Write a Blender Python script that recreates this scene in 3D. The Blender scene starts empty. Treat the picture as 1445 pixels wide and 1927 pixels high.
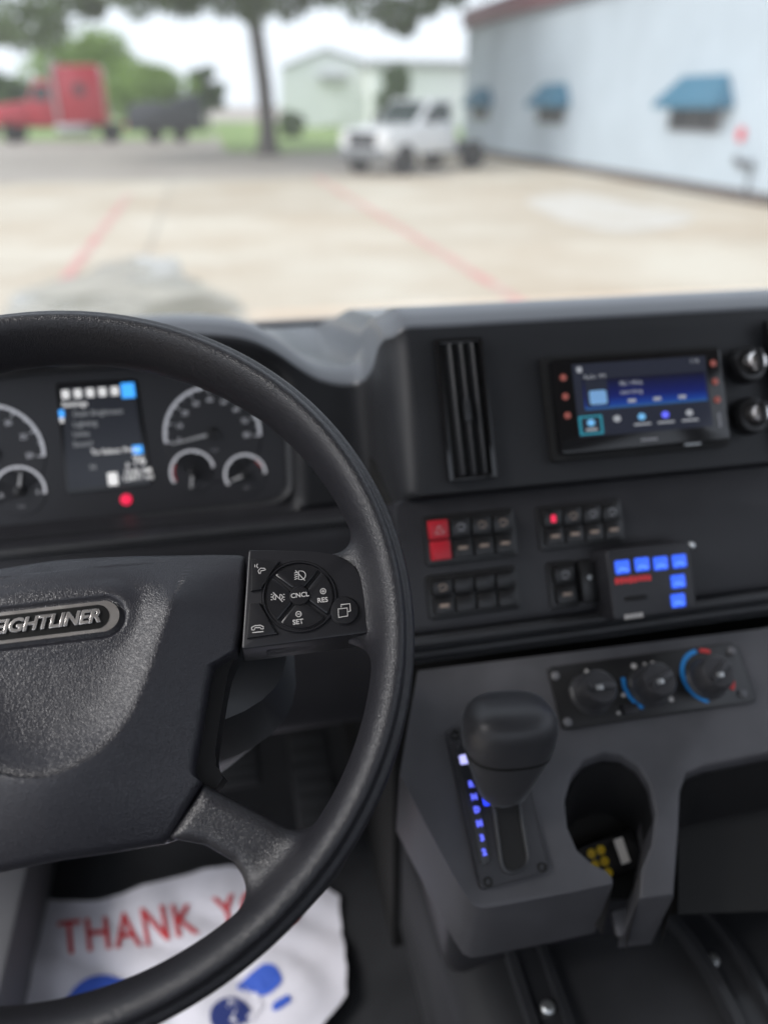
import bpy, bmesh, math, random
import numpy as np
from mathutils import Vector, Matrix
R = math.radians
random.seed(7)
S = bpy.context.scene
COL = S.collection

# ------------------------------------------------------------------ camera
CAM_Z = 2.15                                   # lens above the pavement
PITCH, YAW, FPX = R(27.957), R(12.127), 1447.0  # focal length in photo pixels (1445 x 1927)
cam = bpy.data.cameras.new('camera')
cam.sensor_fit = 'VERTICAL'; cam.sensor_height = 24.0
cam.lens = 24.0 * FPX / 1927.0
cam.clip_start = 0.02; cam.clip_end = 2000
cam.dof.use_dof = True; cam.dof.focus_distance = 0.508
cam.dof.aperture_fstop = 1.65
cam.dof.aperture_blades = 0
camo = bpy.data.objects.new('camera', cam); COL.objects.link(camo)
camo.location = (0, 0, CAM_Z)
camo.rotation_euler = (R(90) - PITCH, 0, -YAW)
S.camera = camo

# ------------------------------------------------------------------ sky, sun, exposure
SUN_EL, SUN_AZ = R(43), R(-98)                 # azimuth from +Y towards +X
w = bpy.data.worlds.new('World'); S.world = w; w.use_nodes = True
nt = w.node_tree; nt.nodes.clear()
sky = nt.nodes.new('ShaderNodeTexSky'); sky.sky_type = 'NISHITA'; sky.sun_disc = False
sky.sun_elevation = SUN_EL; sky.sun_rotation = SUN_AZ
sky.air_density = 1.0; sky.dust_density = 4.0; sky.ozone_density = 1.0
mx = nt.nodes.new('ShaderNodeMix'); mx.data_type = 'RGBA'; mx.inputs['Factor'].default_value = 0.72
mx.inputs['B'].default_value = (10.9, 11.6, 12.9, 1)     # even cloud cover over the clear sky
bg = nt.nodes.new('ShaderNodeBackground'); bg.inputs['Strength'].default_value = 0.1
wo = nt.nodes.new('ShaderNodeOutputWorld')
nt.links.new(sky.outputs[0], mx.inputs['A']); nt.links.new(mx.outputs['Result'], bg.inputs['Color'])
nt.links.new(bg.outputs[0], wo.inputs['Surface'])
sun = bpy.data.lights.new('sun', 'SUN'); sun.energy = 1.5; sun.angle = R(18); sun.color = (1, .98, .96)
suno = bpy.data.objects.new('sun', sun); COL.objects.link(suno)
sd = Vector((math.sin(SUN_AZ) * math.cos(SUN_EL), math.cos(SUN_AZ) * math.cos(SUN_EL), math.sin(SUN_EL)))
suno.rotation_euler = sd.to_track_quat('Z', 'Y').to_euler()
suno.location = (0, 0, 30)
S.view_settings.view_transform = 'Standard'; S.view_settings.look = 'None'
S.view_settings.exposure = 0.52; S.view_settings.gamma = 1
S.view_settings.use_curve_mapping = False
S.render.engine = 'CYCLES'
S.cycles.use_denoising = True
S.cycles.max_bounces = 8; S.cycles.transparent_max_bounces = 12
S.cycles.diffuse_bounces = 4; S.cycles.glossy_bounces = 3
S.cycles.sample_clamp_indirect = 6

# ------------------------------------------------------------------ measuring helpers
_rt = Vector((math.cos(YAW), -math.sin(YAW), 0))
_fd = Vector((math.sin(YAW) * math.cos(PITCH), math.cos(YAW) * math.cos(PITCH), -math.sin(PITCH)))
_up = _rt.cross(_fd)
EYE = Vector((0, 0, CAM_Z))
def ray(x, y): return _rt * ((x - 722.5) / FPX) + _up * ((963.5 - y) / FPX) + _fd
def at_y(x, y, Y): r = ray(x, y); return EYE + r * (Y / r.y)
def at_z(x, y, Z): r = ray(x, y); return EYE + r * ((Z - CAM_Z) / r.z)
def at_x(x, y, X): r = ray(x, y); return EYE + r * (X / r.x)
class Frame:
    """A flat face of the cab leaning back by th degrees: u to the right, v up the face, w out towards the driver."""
    def __init__(s, th, o):
        t = R(th); s.o = Vector(o); s.ex = Vector((1, 0, 0)); s.ey = Vector((0, math.sin(t), math.cos(t))); s.en = Vector((0, -math.cos(t), math.sin(t)))
        s.M = Matrix.Translation(s.o) @ Matrix((s.ex, s.ey, s.en)).transposed().to_4x4()
    def uv(s, x, y, w=0.0):
        r = ray(x, y); n = s.en
        P = EYE + r * ((s.o + n * w - EYE).dot(n) / r.dot(n)) - s.o
        return (P.dot(s.ex), P.dot(s.ey))
    def uvs(s, pts, w=0.0): return [s.uv(x, y, w) for x, y in pts]
    def pt(s, u, v, w=0.0): return s.o + s.ex * u + s.ey * v + s.en * w

# ------------------------------------------------------------------ object helpers
def link(o, parent=None):
    COL.objects.link(o)
    if parent is not None: o.parent = parent
    return o
def tag(o, label=None, cat=None, group=None, kind=None):
    if label: o['label'] = label
    if cat: o['category'] = cat
    if group: o['group'] = group
    if kind: o['kind'] = kind
    return o
def thing(name, label, cat, M=None, group=None):
    o = bpy.data.objects.new(name, None); o.empty_display_size = .05
    link(o)
    if M is not None: o.matrix_world = M if isinstance(M, Matrix) else Matrix.Translation(Vector(M))
    return tag(o, label, cat, group)
def obj(name, bm, mat, parent=None, ang=35, smooth=True):
    bmesh.ops.recalc_face_normals(bm, faces=bm.faces)
    if smooth:
        c = math.radians(ang)
        for f in bm.faces: f.smooth = True
        for e in bm.edges:
            if len(e.link_faces) == 2 and e.calc_face_angle(0) > c: e.smooth = False
    me = bpy.data.meshes.new(name); bm.to_mesh(me); bm.free()
    me.materials.append(mat)
    return link(bpy.data.objects.new(name, me), parent)
def meshobj(name, me, mat, parent=None):
    o = bpy.data.objects.new(name, me)
    if not me.materials: me.materials.append(mat)
    return link(o, parent)
def copy_tree(o, parent=None):
    c = o.copy(); COL.objects.link(c); c.parent = parent
    for ch in list(o.children): copy_tree(ch, c)
    return c

def poly_slab(pts, w0, w1, bev=0.0, seg=2, bm=None, bevel_bottom=False, vec=None):
    """Prism over a polygon in (u,v) from w0 up to w1, its top edge rounded by bev."""
    own = bm is None
    if own: bm = bmesh.new()
    area = sum(pts[i][0] * pts[(i + 1) % len(pts)][1] - pts[(i + 1) % len(pts)][0] * pts[i][1] for i in range(len(pts)))
    if area < 0: pts = pts[::-1]
    off = vec if vec is not None else Vector((0, 0, w0 - w1))
    top = [bm.verts.new((p[0], p[1], w1)) for p in pts]
    bot = [bm.verts.new(Vector((p[0], p[1], w1)) + off) for p in pts]
    ft = bm.faces.new(top); bm.faces.new(bot[::-1])
    n = len(pts)
    for i in range(n): bm.faces.new((top[i], bot[i], bot[(i + 1) % n], top[(i + 1) % n]))
    if bev > 0:
        es = [e for e in bm.edges if e.verts[0] in top and e.verts[1] in top and len(e.link_faces) == 2 and ft in e.link_faces]
        bmesh.ops.bevel(bm, geom=es, offset=bev, offset_type='OFFSET', segments=seg, profile=.5, affect='EDGES', clamp_overlap=True)
    return bm
def rrect(u0, v0, u1, v1, r, n=4):
    if u0 > u1: u0, u1 = u1, u0
    if v0 > v1: v0, v1 = v1, v0
    r = min(r, (u1 - u0) / 2.001, (v1 - v0) / 2.001); o = []
    for cx, cy, a in ((u1 - r, v1 - r, 0), (u0 + r, v1 - r, 90), (u0 + r, v0 + r, 180), (u1 - r, v0 + r, 270)):
        for k in range(n + 1):
            t = R(a + 90 * k / n); o.append((cx + r * math.cos(t), cy + r * math.sin(t)))
    return o
def round_poly(pts, r, n=4):
    """Polygon with its corners rounded."""
    o = []; N = len(pts)
    for i in range(N):
        a, b, c = Vector(pts[i - 1]), Vector(pts[i]), Vector(pts[(i + 1) % N])
        rr = r[i] if isinstance(r, (list, tuple)) else r
        d1, d2 = (a - b), (c - b)
        k = min(rr, d1.length * .48, d2.length * .48)
        if k < 1e-5: o.append(tuple(b)); continue
        p, q = b + d1.normalized() * k, b + d2.normalized() * k
        for j in range(n + 1):
            t = j / n; o.append(tuple(p * (1 - t) ** 2 + b * (2 * t * (1 - t)) + q * t * t))
    return o
def circle(cu, cv, r, n=24, a0=0, a1=360):
    full = abs(a1 - a0 - 360) < 1e-6
    return [(cu + r * math.cos(R(a0 + (a1 - a0) * k / (n if full else n - 1))), cv + r * math.sin(R(a0 + (a1 - a0) * k / (n if full else n - 1)))) for k in range(n)]
def box(bm, c, s, bev=0.0, seg=2, M=None):
    r = bmesh.ops.create_cube(bm, size=1.0)
    vs = r['verts']
    for v in vs: v.co = Vector((c[0] + v.co.x * s[0], c[1] + v.co.y * s[1], c[2] + v.co.z * s[2]))
    if bev > 0:
        es = list({e for v in vs for e in v.link_edges})
        rb = bmesh.ops.bevel(bm, geom=es, offset=bev, segments=seg, profile=.5, affect='EDGES', clamp_overlap=True)
        vs = list({v for f in rb['faces'] for v in f.verts} | {v for v in vs if v.is_valid})
    if M is not None:
        for v in vs: v.co = M @ v.co
    return bm
def bx(c, s, bev=0.0, seg=2): return box(bmesh.new(), c, s, bev, seg)
def lathe(prof, n=28, c=(0, 0, 0), axis='Z', bm=None):
    if bm is None: bm = bmesh.new()
    rows = []
    for r, h in prof:
        row = []
        for k in range(n):
            a = 2 * math.pi * k / n
            p = (r * math.cos(a), r * math.sin(a), h)
            if axis == 'X': p = (h, p[0], p[1])
            elif axis == 'Y': p = (p[0], h, p[1])
            row.append(bm.verts.new((c[0] + p[0], c[1] + p[1], c[2] + p[2])))
        rows.append(row)
    for a, b in zip(rows, rows[1:]):
        for k in range(n): bm.faces.new((a[k], a[(k + 1) % n], b[(k + 1) % n], b[k]))
    if prof[0][0] > 1e-6: bm.faces.new(rows[0][::-1])
    if prof[-1][0] > 1e-6: bm.faces.new(rows[-1])
    bmesh.ops.remove_doubles(bm, verts=bm.verts, dist=1e-7)
    return bm
def tube(path, rad, n=10, bm=None, cap=True):
    if bm is None: bm = bmesh.new()
    P = [Vector(p) for p in path]; rows = []
    for i, p in enumerate(P):
        d = (P[min(i + 1, len(P) - 1)] - P[max(i - 1, 0)]).normalized()
        a = d.cross(Vector((0, 0, 1)))
        if a.length < .05: a = d.cross(Vector((1, 0, 0)))
        a.normalize(); b = d.cross(a)
        r = rad[i] if isinstance(rad, (list, tuple)) else rad
        rows.append([bm.verts.new(p + a * (r * math.cos(2 * math.pi * k / n)) + b * (r * math.sin(2 * math.pi * k / n))) for k in range(n)])
    for x, y in zip(rows, rows[1:]):
        for k in range(n): bm.faces.new((x[k], x[(k + 1) % n], y[(k + 1) % n], y[k]))
    if cap: bm.faces.new(rows[0][::-1]); bm.faces.new(rows[-1])
    return bm
def strokes(lines, wd, w, th=.0004, bm=None):
    """Thin raised line work lying at height w on a face: printed marks."""
    if bm is None: bm = bmesh.new()
    for L in lines:
        P = [Vector((p[0], p[1])) for p in L]
        closed = (P[0] - P[-1]).length < 1e-7 and len(P) > 2
        if closed: P = P[:-1]
        n = len(P); lft, rgt = [], []
        for i, p in enumerate(P):
            a = P[i - 1] if (i > 0 or closed) else p
            b = P[(i + 1) % n] if (i < n - 1 or closed) else p
            d = (b - a)
            if d.length < 1e-9: d = Vector((1, 0))
            d.normalize(); nn = Vector((-d.y, d.x)) * (wd / 2)
            lft.append(bm.verts.new((p.x + nn.x, p.y + nn.y, w + th))); rgt.append(bm.verts.new((p.x - nn.x, p.y - nn.y, w + th)))
        for i in range(n if closed else n - 1):
            j = (i + 1) % n; bm.faces.new((rgt[i], rgt[j], lft[j], lft[i]))
    return bm
def flat(pts, w, bm=None):
    if bm is None: bm = bmesh.new()
    bm.faces.new([bm.verts.new((p[0], p[1], w)) for p in pts]); return bm
def arc(cu, cv, r, a0, a1, n=24): return circle(cu, cv, r, n, a0, a1)
def text_mesh(body, size, w=0.0, extrude=0.0, offset=0.0, shear=0.0, align='CENTER', spacing=1.0, bevel=0.0):
    cu = bpy.data.curves.new('lettering', 'FONT'); cu.body = body; cu.size = size; cu.extrude = extrude; cu.offset = offset
    cu.shear = shear; cu.align_x = align; cu.align_y = 'CENTER'; cu.space_character = spacing; cu.bevel_depth = bevel; cu.resolution_u = 3
    o = bpy.data.objects.new('lettering', cu); COL.objects.link(o)
    dg = bpy.context.evaluated_depsgraph_get()
    me = bpy.data.meshes.new_from_object(o.evaluated_get(dg))
    bpy.data.objects.remove(o); bpy.data.curves.remove(cu)
    for v in me.vertices: v.co.z += w
    me.name = 'lettering'; me.materials.clear()
    return me
def letter(body, size, u, v, w, mat, parent, name='lettering', rot=0.0, **k):
    me = text_mesh(body, size, 0, **k)
    o = meshobj(name, me, mat, parent); o.location = (u, v, w); o.rotation_euler = (0, 0, rot); return o

# ------------------------------------------------------------------ materials
def nmat(name):
    m = bpy.data.materials.new(name); m.use_nodes = True
    return m, m.node_tree, m.node_tree.nodes['Principled BSDF']
def rgb(c): return (c[0], c[1], c[2], 1)
def plain(name, c, rough=.5, spec=.5, sheen=0.0, metal=0.0, emit=0.0, coat=0.0, var=0.0, vscale=8.0, bump=0.0, bscale=900.0, ecol=None):
    m, t, b = nmat(name)
    b.inputs['Base Color'].default_value = rgb(c); b.inputs['Roughness'].default_value = rough
    b.inputs['Specular IOR Level'].default_value = spec; b.inputs['Metallic'].default_value = metal
    b.inputs['Sheen Weight'].default_value = sheen; b.inputs['Sheen Roughness'].default_value = .35; b.inputs['Sheen Tint'].default_value = (.9, .95, 1, 1)
    b.inputs['Coat Weight'].default_value = coat; b.inputs['Coat Roughness'].default_value = .08
    if emit: b.inputs['Emission Color'].default_value = rgb(ecol or c); b.inputs['Emission Strength'].default_value = emit
    tc = t.nodes.new('ShaderNodeTexCoord')
    if var:
        n = t.nodes.new('ShaderNodeTexNoise'); n.inputs['Scale'].default_value = vscale; n.inputs['Detail'].default_value = 6
        r = t.nodes.new('ShaderNodeMapRange'); r.inputs['From Min'].default_value = .3; r.inputs['From Max'].default_value = .7
        r.inputs['To Min'].default_value = 1 - var; r.inputs['To Max'].default_value = 1 + var
        x = t.nodes.new('ShaderNodeMix'); x.data_type = 'RGBA'; x.blend_type = 'MULTIPLY'; x.inputs['Factor'].default_value = 1
        x.inputs['A'].default_value = rgb(c)
        t.links.new(tc.outputs['Object'], n.inputs['Vector']); t.links.new(n.outputs['Fac'], r.inputs['Value'])
        t.links.new(r.outputs['Result'], x.inputs['B']); t.links.new(x.outputs['Result'], b.inputs['Base Color'])
        r2 = t.nodes.new('ShaderNodeMapRange'); r2.inputs['To Min'].default_value = max(.03, rough - .08); r2.inputs['To Max'].default_value = min(1, rough + .08)
        t.links.new(n.outputs['Fac'], r2.inputs['Value']); t.links.new(r2.outputs['Result'], b.inputs['Roughness'])
    if bump:
        n = t.nodes.new('ShaderNodeTexNoise'); n.inputs['Scale'].default_value = bscale; n.inputs['Detail'].default_value = 3
        bp = t.nodes.new('ShaderNodeBump'); bp.inputs['Strength'].default_value = bump; bp.inputs['Distance'].default_value = .0005
        t.links.new(tc.outputs['Object'], n.inputs['Vector']); t.links.new(n.outputs['Fac'], bp.inputs['Height']); t.links.new(bp.outputs['Normal'], b.inputs['Normal'])
    return m
def leather(name, c, rough, scale, strength, dist=.0006, spec=.5):
    """Grained black leather or soft plastic: pebbled cells with fine creases between them."""
    m, t, b = nmat(name)
    b.inputs['Roughness'].default_value = rough; b.inputs['Specular IOR Level'].default_value = spec
    tc = t.nodes.new('ShaderNodeTexCoord')
    nz = t.nodes.new('ShaderNodeTexNoise'); nz.inputs['Scale'].default_value = scale * .5; nz.inputs['Detail'].default_value = 2
    ad = t.nodes.new('ShaderNodeMix'); ad.data_type = 'RGBA'; ad.blend_type = 'LINEAR_LIGHT'; ad.inputs['Factor'].default_value = .0016
    t.links.new(tc.outputs['Object'], nz.inputs['Vector'])
    t.links.new(tc.outputs['Object'], ad.inputs['A']); t.links.new(nz.outputs['Color'], ad.inputs['B'])
    vo = t.nodes.new('ShaderNodeTexVoronoi'); vo.feature = 'DISTANCE_TO_EDGE'; vo.inputs['Scale'].default_value = scale
    t.links.new(ad.outputs['Result'], vo.inputs['Vector'])
    mr = t.nodes.new('ShaderNodeMapRange'); mr.interpolation_type = 'SMOOTHSTEP'; mr.inputs['From Max'].default_value = .35
    t.links.new(vo.outputs['Distance'], mr.inputs['Value'])
    bp = t.nodes.new('ShaderNodeBump'); bp.inputs['Strength'].default_value = strength; bp.inputs['Distance'].default_value = dist
    t.links.new(mr.outputs['Result'], bp.inputs['Height']); t.links.new(bp.outputs['Normal'], b.inputs['Normal'])
    n2 = t.nodes.new('ShaderNodeTexNoise'); n2.inputs['Scale'].default_value = 14; n2.inputs['Detail'].default_value = 5
    t.links.new(tc.outputs['Object'], n2.inputs['Vector'])
    r2 = t.nodes.new('ShaderNodeMapRange'); r2.inputs['From Min'].default_value = .3; r2.inputs['From Max'].default_value = .7
    r2.inputs['To Min'].default_value = rough - .06; r2.inputs['To Max'].default_value = rough + .06
    t.links.new(n2.outputs['Fac'], r2.inputs['Value']); t.links.new(r2.outputs['Result'], b.inputs['Roughness'])
    b.inputs['Base Color'].default_value = rgb(c)
    return m
M = {}
M['rim'] = leather('rim_leather', (.020, .020, .024), .35, 800, .33, .0006, .6)
M['airbag'] = leather('airbag_grain', (.022, .022, .028), .35, 740, .30, .0006, .6)
M['pod'] = plain('pod_plastic', (.016, .016, .019), .38, bump=.12, bscale=1800)
M['button'] = plain('button_plastic', (.012, .012, .014), .33, var=.1)
M['hub'] = plain('hub_plastic', (.012, .012, .013), .5, bump=.1)
M['gap'] = plain('gap_black', (.005, .005, .005), .7)
M['print'] = plain('white_print', (.62, .6, .58), .5)
M['chrome'] = plain('badge_metal', (.82, .79, .77), .24, metal=1.0, var=.06, vscale=60)
M['badge'] = plain('badge_black', (.004, .004, .004), .45, spec=.25)
M['dash'] = plain('dash_plastic', (.021, .022, .025), .38, spec=.6, sheen=.22, var=.06, vscale=20)
M['panel'] = plain('panel_plastic', (.022, .022, .026), .42, var=.08, vscale=30)
M['console'] = plain('console_plastic', (.078, .078, .086), .44, var=.14, vscale=20)
M['knob'] = plain('knob_plastic', (.035, .035, .039), .42, sheen=.2, var=.06, vscale=40)
M['black'] = plain('satin_black', (.012, .012, .013), .35, var=.08)
M['gloss'] = plain('gloss_black', (.006, .006, .007), .12)
M['rubber'] = plain('black_rubber', (.015, .015, .016), .7, var=.1)
M['carpet'] = plain('floor_rubber', (.02, .021, .024), .62, var=.2, vscale=14, bump=.2, bscale=500)
M['screw'] = plain('zinc_screw', (.6, .62, .62), .35, metal=.9)
M['grey'] = plain('grey_print', (.33, .33, .35), .5)
M['bronze'] = plain('switch_print', (.35, .27, .22), .5)
M['red_sw'] = plain('red_switch', (.55, .015, .03), .4)
M['inner_skin'] = plain('grey_headliner', (.36, .37, .39), .9, var=.05)
M['trim'] = plain('grey_trim', (.16, .16, .17), .6, var=.06)

# ------------------------------------------------------------------ the steering wheel
WF = Frame(49.5, EYE + Vector((-.1195, .42, -.287)))
RO, SA, SB = .225, .0125, .0285          # outer radius, half width and half depth of the rim section
RC = RO - SA
wheel = thing('steering_wheel', 'black leather steering wheel with four spokes and silver lettered badge', 'steering wheel', WF.M)

def sd_poly(px, py, V):
    V = np.asarray(V); d = np.full(px.shape, 1e9); s = np.ones(px.shape); n = len(V)
    for i in range(n):
        a, b = V[i], V[i - 1]
        ex, ey = b - a; wx, wy = px - a[0], py - a[1]
        t = np.clip((wx * ex + wy * ey) / (ex * ex + ey * ey), 0, 1)
        d = np.minimum(d, (wx - ex * t) ** 2 + (wy - ey * t) ** 2)
        c1 = py >= a[1]; c2 = py < b[1]; c3 = ex * wy > ey * wx
        m = (c1 & c2 & c3) | (~c1 & ~c2 & ~c3); s = np.where(m, -s, s)
    return s * np.sqrt(d)
def smin(a, b, k):
    h = np.clip(.5 + .5 * (b - a) / k, 0, 1); return b * (1 - h) + a * h - k * h * (1 - h)
def surface_nets(f, o, h):
    """Quads on the zero level of a sampled field."""
    s = f < 0; nx, ny, nz = f.shape
    acc = np.zeros((nx - 1, ny - 1, nz - 1, 3)); cnt = np.zeros((nx - 1, ny - 1, nz - 1))
    C = [(i, j, k) for i in (0, 1) for j in (0, 1) for k in (0, 1)]
    def sub(A, c): return A[c[0]:nx - 1 + c[0], c[1]:ny - 1 + c[1], c[2]:nz - 1 + c[2]]
    for a in C:
        for ax in range(3):
            if a[ax] == 1: continue
            b = list(a); b[ax] = 1
            fa, fb = sub(f, a), sub(f, b); m = sub(s, a) != sub(s, b)
            t = np.where(m, fa / np.where(m, fa - fb, 1), 0)
            for q in range(3): acc[..., q] += np.where(m, a[q] + (t if q == ax else 0), 0)
            cnt += m
    act = cnt > 0; idx = np.full(cnt.shape, -1); idx[act] = np.arange(act.sum())
    P = np.argwhere(act) + acc[act] / cnt[act][:, None]
    P = np.asarray(o) + P * h; Q = []
    for ax in range(3):
        sl0 = [slice(None)] * 3; sl1 = [slice(None)] * 3; sl0[ax] = slice(0, -1); sl1[ax] = slice(1, None)
        m = s[tuple(sl0)] != s[tuple(sl1)]; w_ = np.argwhere(m); pos = s[tuple(sl0)][m]
        b1, b2 = [(1, 2), (2, 0), (0, 1)][ax]
        ok = (w_[:, b1] > 0) & (w_[:, b2] > 0) & (w_[:, b1] < f.shape[b1] - 1) & (w_[:, b2] < f.shape[b2] - 1)
        w_, pos = w_[ok], pos[ok]
        e1 = np.zeros(3, int); e1[b1] = 1; e2 = np.zeros(3, int); e2[b2] = 1
        q = np.stack([idx[tuple((w_ - d).T)] for d in (e1 + e2, e2, 0 * e1, e1)], 1)
        q[~pos] = q[~pos][:, ::-1]; Q.append(q)
    return P, np.concatenate(Q)
def np_mesh(name, P, Q):
    me = bpy.data.meshes.new(name)
    me.vertices.add(len(P)); me.vertices.foreach_set('co', np.asarray(P, np.float32).ravel())
    me.loops.add(Q.size); me.loops.foreach_set('vertex_index', Q.ravel().astype(np.int32))
    me.polygons.add(len(Q)); me.polygons.foreach_set('loop_start', np.arange(0, Q.size, Q.shape[1], dtype=np.int32))
    me.polygons.foreach_set('use_smooth', np.ones(len(Q), bool))
    me.update(); me.validate(); return me

def build_rim():
    h = .0018; o = (-.236, -.236, -.036)
    n = (int(.472 / h) + 1, int(.472 / h) + 1, int(.072 / h) + 1)
    X = (o[0] + np.arange(n[0]) * h)[:, None, None]; Y = (o[1] + np.arange(n[1]) * h)[None, :, None]; Z = (o[2] + np.arange(n[2]) * h)[None, None, :]
    r = np.sqrt(X * X + Y * Y)
    px, pz = r - RC, Z
    k1 = np.sqrt((px / SA) ** 2 + (pz / SB) ** 2); k2 = np.sqrt((px / SA ** 2) ** 2 + (pz / SB ** 2) ** 2)
    rim = k1 * (k1 - 1) / np.maximum(k2, 1e-9)
    # thumb groove: a shallow valley inside the outer crest on the driver's side
    a = np.arctan2(pz / SB, px / SA)
    rim = rim + .0022 * np.exp(-((a - 1.05) / .2) ** 2) - .0016 * np.exp(-((a - .55) / .3) ** 2)
    ax = np.abs(X) + 0 * Y; ay = Y + 0 * X
    def ext(poly, zc, hz, rr):
        d2 = sd_poly(ax[..., 0], ay[..., 0], poly)[..., None] + rr; dz = np.abs(Z - zc) - hz + rr
        return np.minimum(np.maximum(d2, dz), 0) + np.sqrt(np.maximum(d2, 0) ** 2 + np.maximum(dz, 0) ** 2) - rr
    side = WF.uvs([(500, 1050), (640, 1040), (740, 1030), (745, 1205), (660, 1200), (500, 1225)], -.006)
    low = WF.uvs([(382, 1475), (500, 1535), (600, 1590), (668, 1505), (628, 1640), (520, 1738), (478, 1685), (440, 1622), (385, 1590), (318, 1578)], -.008)
    f = smin(rim, ext(side, -.016, .014, .008), .022)
    f = smin(f, ext(low, -.017, .0145, .008), .016)
    P, Q = surface_nets(f, o, h)
    me = np_mesh('rim', P, Q)
    return me
meshobj('rim', build_rim(), M['rim'], wheel)

# airbag cover: outline read in the wheel's own plane, a dished face with a raised ridge
half = WF.uvs([(100, 1037), (250, 1029), (400, 1028), (452, 1031), (462, 1037), (461, 1100), (456, 1180), (447, 1222), (425, 1238), (402, 1252), (393, 1290), (378, 1380), (366, 1440), (368, 1462), (381, 1472), (352, 1520), (319, 1578), (304, 1590), (200, 1607), (100, 1622)], 0.0)
half = [(max(u, 0.0), v) for u, v in half]
half[0] = (0.0, half[0][1]); half[-1] = (0.0, half[-1][1])
ridge = WF.uvs([(352, 1040), (344, 1085), (325, 1150), (304, 1220), (278, 1300), (250, 1360), (205, 1415), (140, 1452), (98, 1465)], 0.006)
def resample(pts, n):
    L = [0]
    for a, b in zip(pts, pts[1:]): L.append(L[-1] + math.dist(a, b))
    o = []; j = 0
    for k in range(n):
        s = L[-1] * k / (n - 1)
        while j < len(L) - 2 and L[j + 1] < s: j += 1
        t = (s - L[j]) / max(1e-9, L[j + 1] - L[j]); o.append((pts[j][0] * (1 - t) + pts[j + 1][0] * t, pts[j][1] * (1 - t) + pts[j + 1][1] * t))
    return o
def chaikin(p, n):
    for _ in range(n):
        q = [p[0]]
        for a, b in zip(p, p[1:]): q += [(.75 * a[0] + .25 * b[0], .75 * a[1] + .25 * b[1]), (.25 * a[0] + .75 * b[0], .25 * a[1] + .75 * b[1])]
        p = q + [p[-1]]
    return p
ridge[-1] = (0.0, ridge[-1][1]); ridge[-2] = (ridge[-2][0], ridge[-1][1] + .0015)
RG = resample(chaikin(ridge, 4), 120)
RG_poly = [(-.05, RG[0][1])] + RG + [(-.05, RG[-1][1])]
BU, BV = WF.uv(73, 1176, .004)
def airbag_h(U, V):
    """Height of the cover: inside the ridge a shallow dish, outside it falls away to the edges."""
    aU = np.abs(U)
    best = np.full(U.shape, 1e9); fade = np.zeros(U.shape); N = len(RG) - 1
    for k in range(N):
        (a, b), (c, d) = RG[k], RG[k + 1]; ex_, ey_ = c - a, d - b
        t = np.clip(((aU - a) * ex_ + (V - b) * ey_) / (ex_ * ex_ + ey_ * ey_), 0, 1)
        q = np.hypot(aU - a - t * ex_, V - b - t * ey_); m = q < best
        best = np.where(m, q, best); fade = np.where(m, np.clip((k + t) / 30, 0, 1), fade)
    fade = fade * fade * (3 - 2 * fade)
    ins = sd_poly(aU, V, RG_poly) < 0
    s = np.where(ins, -best, best)               # signed distance across the ridge
    sa = np.sqrt(s * s + .0085 ** 2)
    rise = np.where(s < 0, np.exp(-sa / .0145), np.exp(-sa / .036))
    h = .024 * rise * fade
    h = h - np.where(s > 0, .06 * np.clip(s, 0, .2), 0) * fade
    vb = half[-1][1]
    h = h - .5 * np.clip((vb + .035) - V, 0, 1) ** 2 / .035 * .5     # tuck under at the bottom
    vt = half[0][1]
    h = h - .0082 * (1 - np.exp(-(aU / .062) ** 2))
    h = h - .018 * np.clip((V - (vt - .032)) / .032, 0, 1) ** 2       # roll over at the top
    db = np.hypot(np.maximum(np.abs(U - BU) - .0382, 0), V - BV)                     # level seat for the badge with a pressed groove round it
    wt = np.clip((.027 - db) / .012, 0, 1); wt = wt * wt * (3 - 2 * wt)
    h = h * (1 - wt) + .0015 * wt - .0028 * np.clip((.0140 - db) / .0020, 0, 1)
    return h + .004
def build_airbag():
    right = resample(half, 130); left = [(-u, v) for u, v in right[::-1]][1:-1]
    out = np.array(right + left); c = np.array([0.0, (half[0][1] + half[-1][1]) / 2 + .005])
    n = len(out); ts = np.concatenate([np.linspace(0.01, .9, 110), 1 - .1 * np.linspace(1, 0, 16)[1:] ** 1.6])
    rows = []
    U = c[0] + ts[:, None] * (out[None, :, 0] - c[0]); V = c[1] + ts[:, None] * (out[None, :, 1] - c[1])
    H = airbag_h(U, V)
    edge = np.hypot(U - out[None, :, 0], V - out[None, :, 1])
    rr = .005; e = np.clip(1 - edge / rr, 0, 1); H = H - rr * (1 - np.sqrt(1 - e * e))
    P = [np.stack([U, V, H], -1).reshape(-1, 3)]
    for dz in (-.012, -.022): P.append(np.stack([out[:, 0], out[:, 1], H[-1] + dz], -1))
    P = np.concatenate(P); m = len(ts) + 2; Q = []
    for i in range(m - 1):
        for j in range(n): Q.append((i * n + j, i * n + (j + 1) % n, (i + 1) * n + (j + 1) % n, (i + 1) * n + j))
    me = np_mesh('airbag_cover', P, np.array(Q)[:, ::-1])
    bm = bmesh.new(); bm.from_mesh(me)
    bm.verts.ensure_lookup_table()
    bm.faces.new([bm.verts[j] for j in range(n)])
    bpy.data.meshes.remove(me)
    return bm
obj('airbag_cover', build_airbag(), M['airbag'], wheel, ang=50)
# moulded housing behind the cover, seen along its right edge
hb = WF.uvs([(100, 1085), (436, 1078), (444, 1092), (446, 1225), (440, 1245), (432, 1262), (424, 1300), (410, 1385), (404, 1430), (410, 1452), (425, 1462), (395, 1500), (330, 1585), (200, 1600), (100, 1612)], -.02)
hb = [(max(u, 0), v) for u, v in hb]
hb = round_poly(hb + [(-u, v) for u, v in hb[::-1] if u > .002], .006, 2)
obj('hub_housing', poly_slab(hb, -.06, -.016, .006, 3), M['hub'], wheel)

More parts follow.
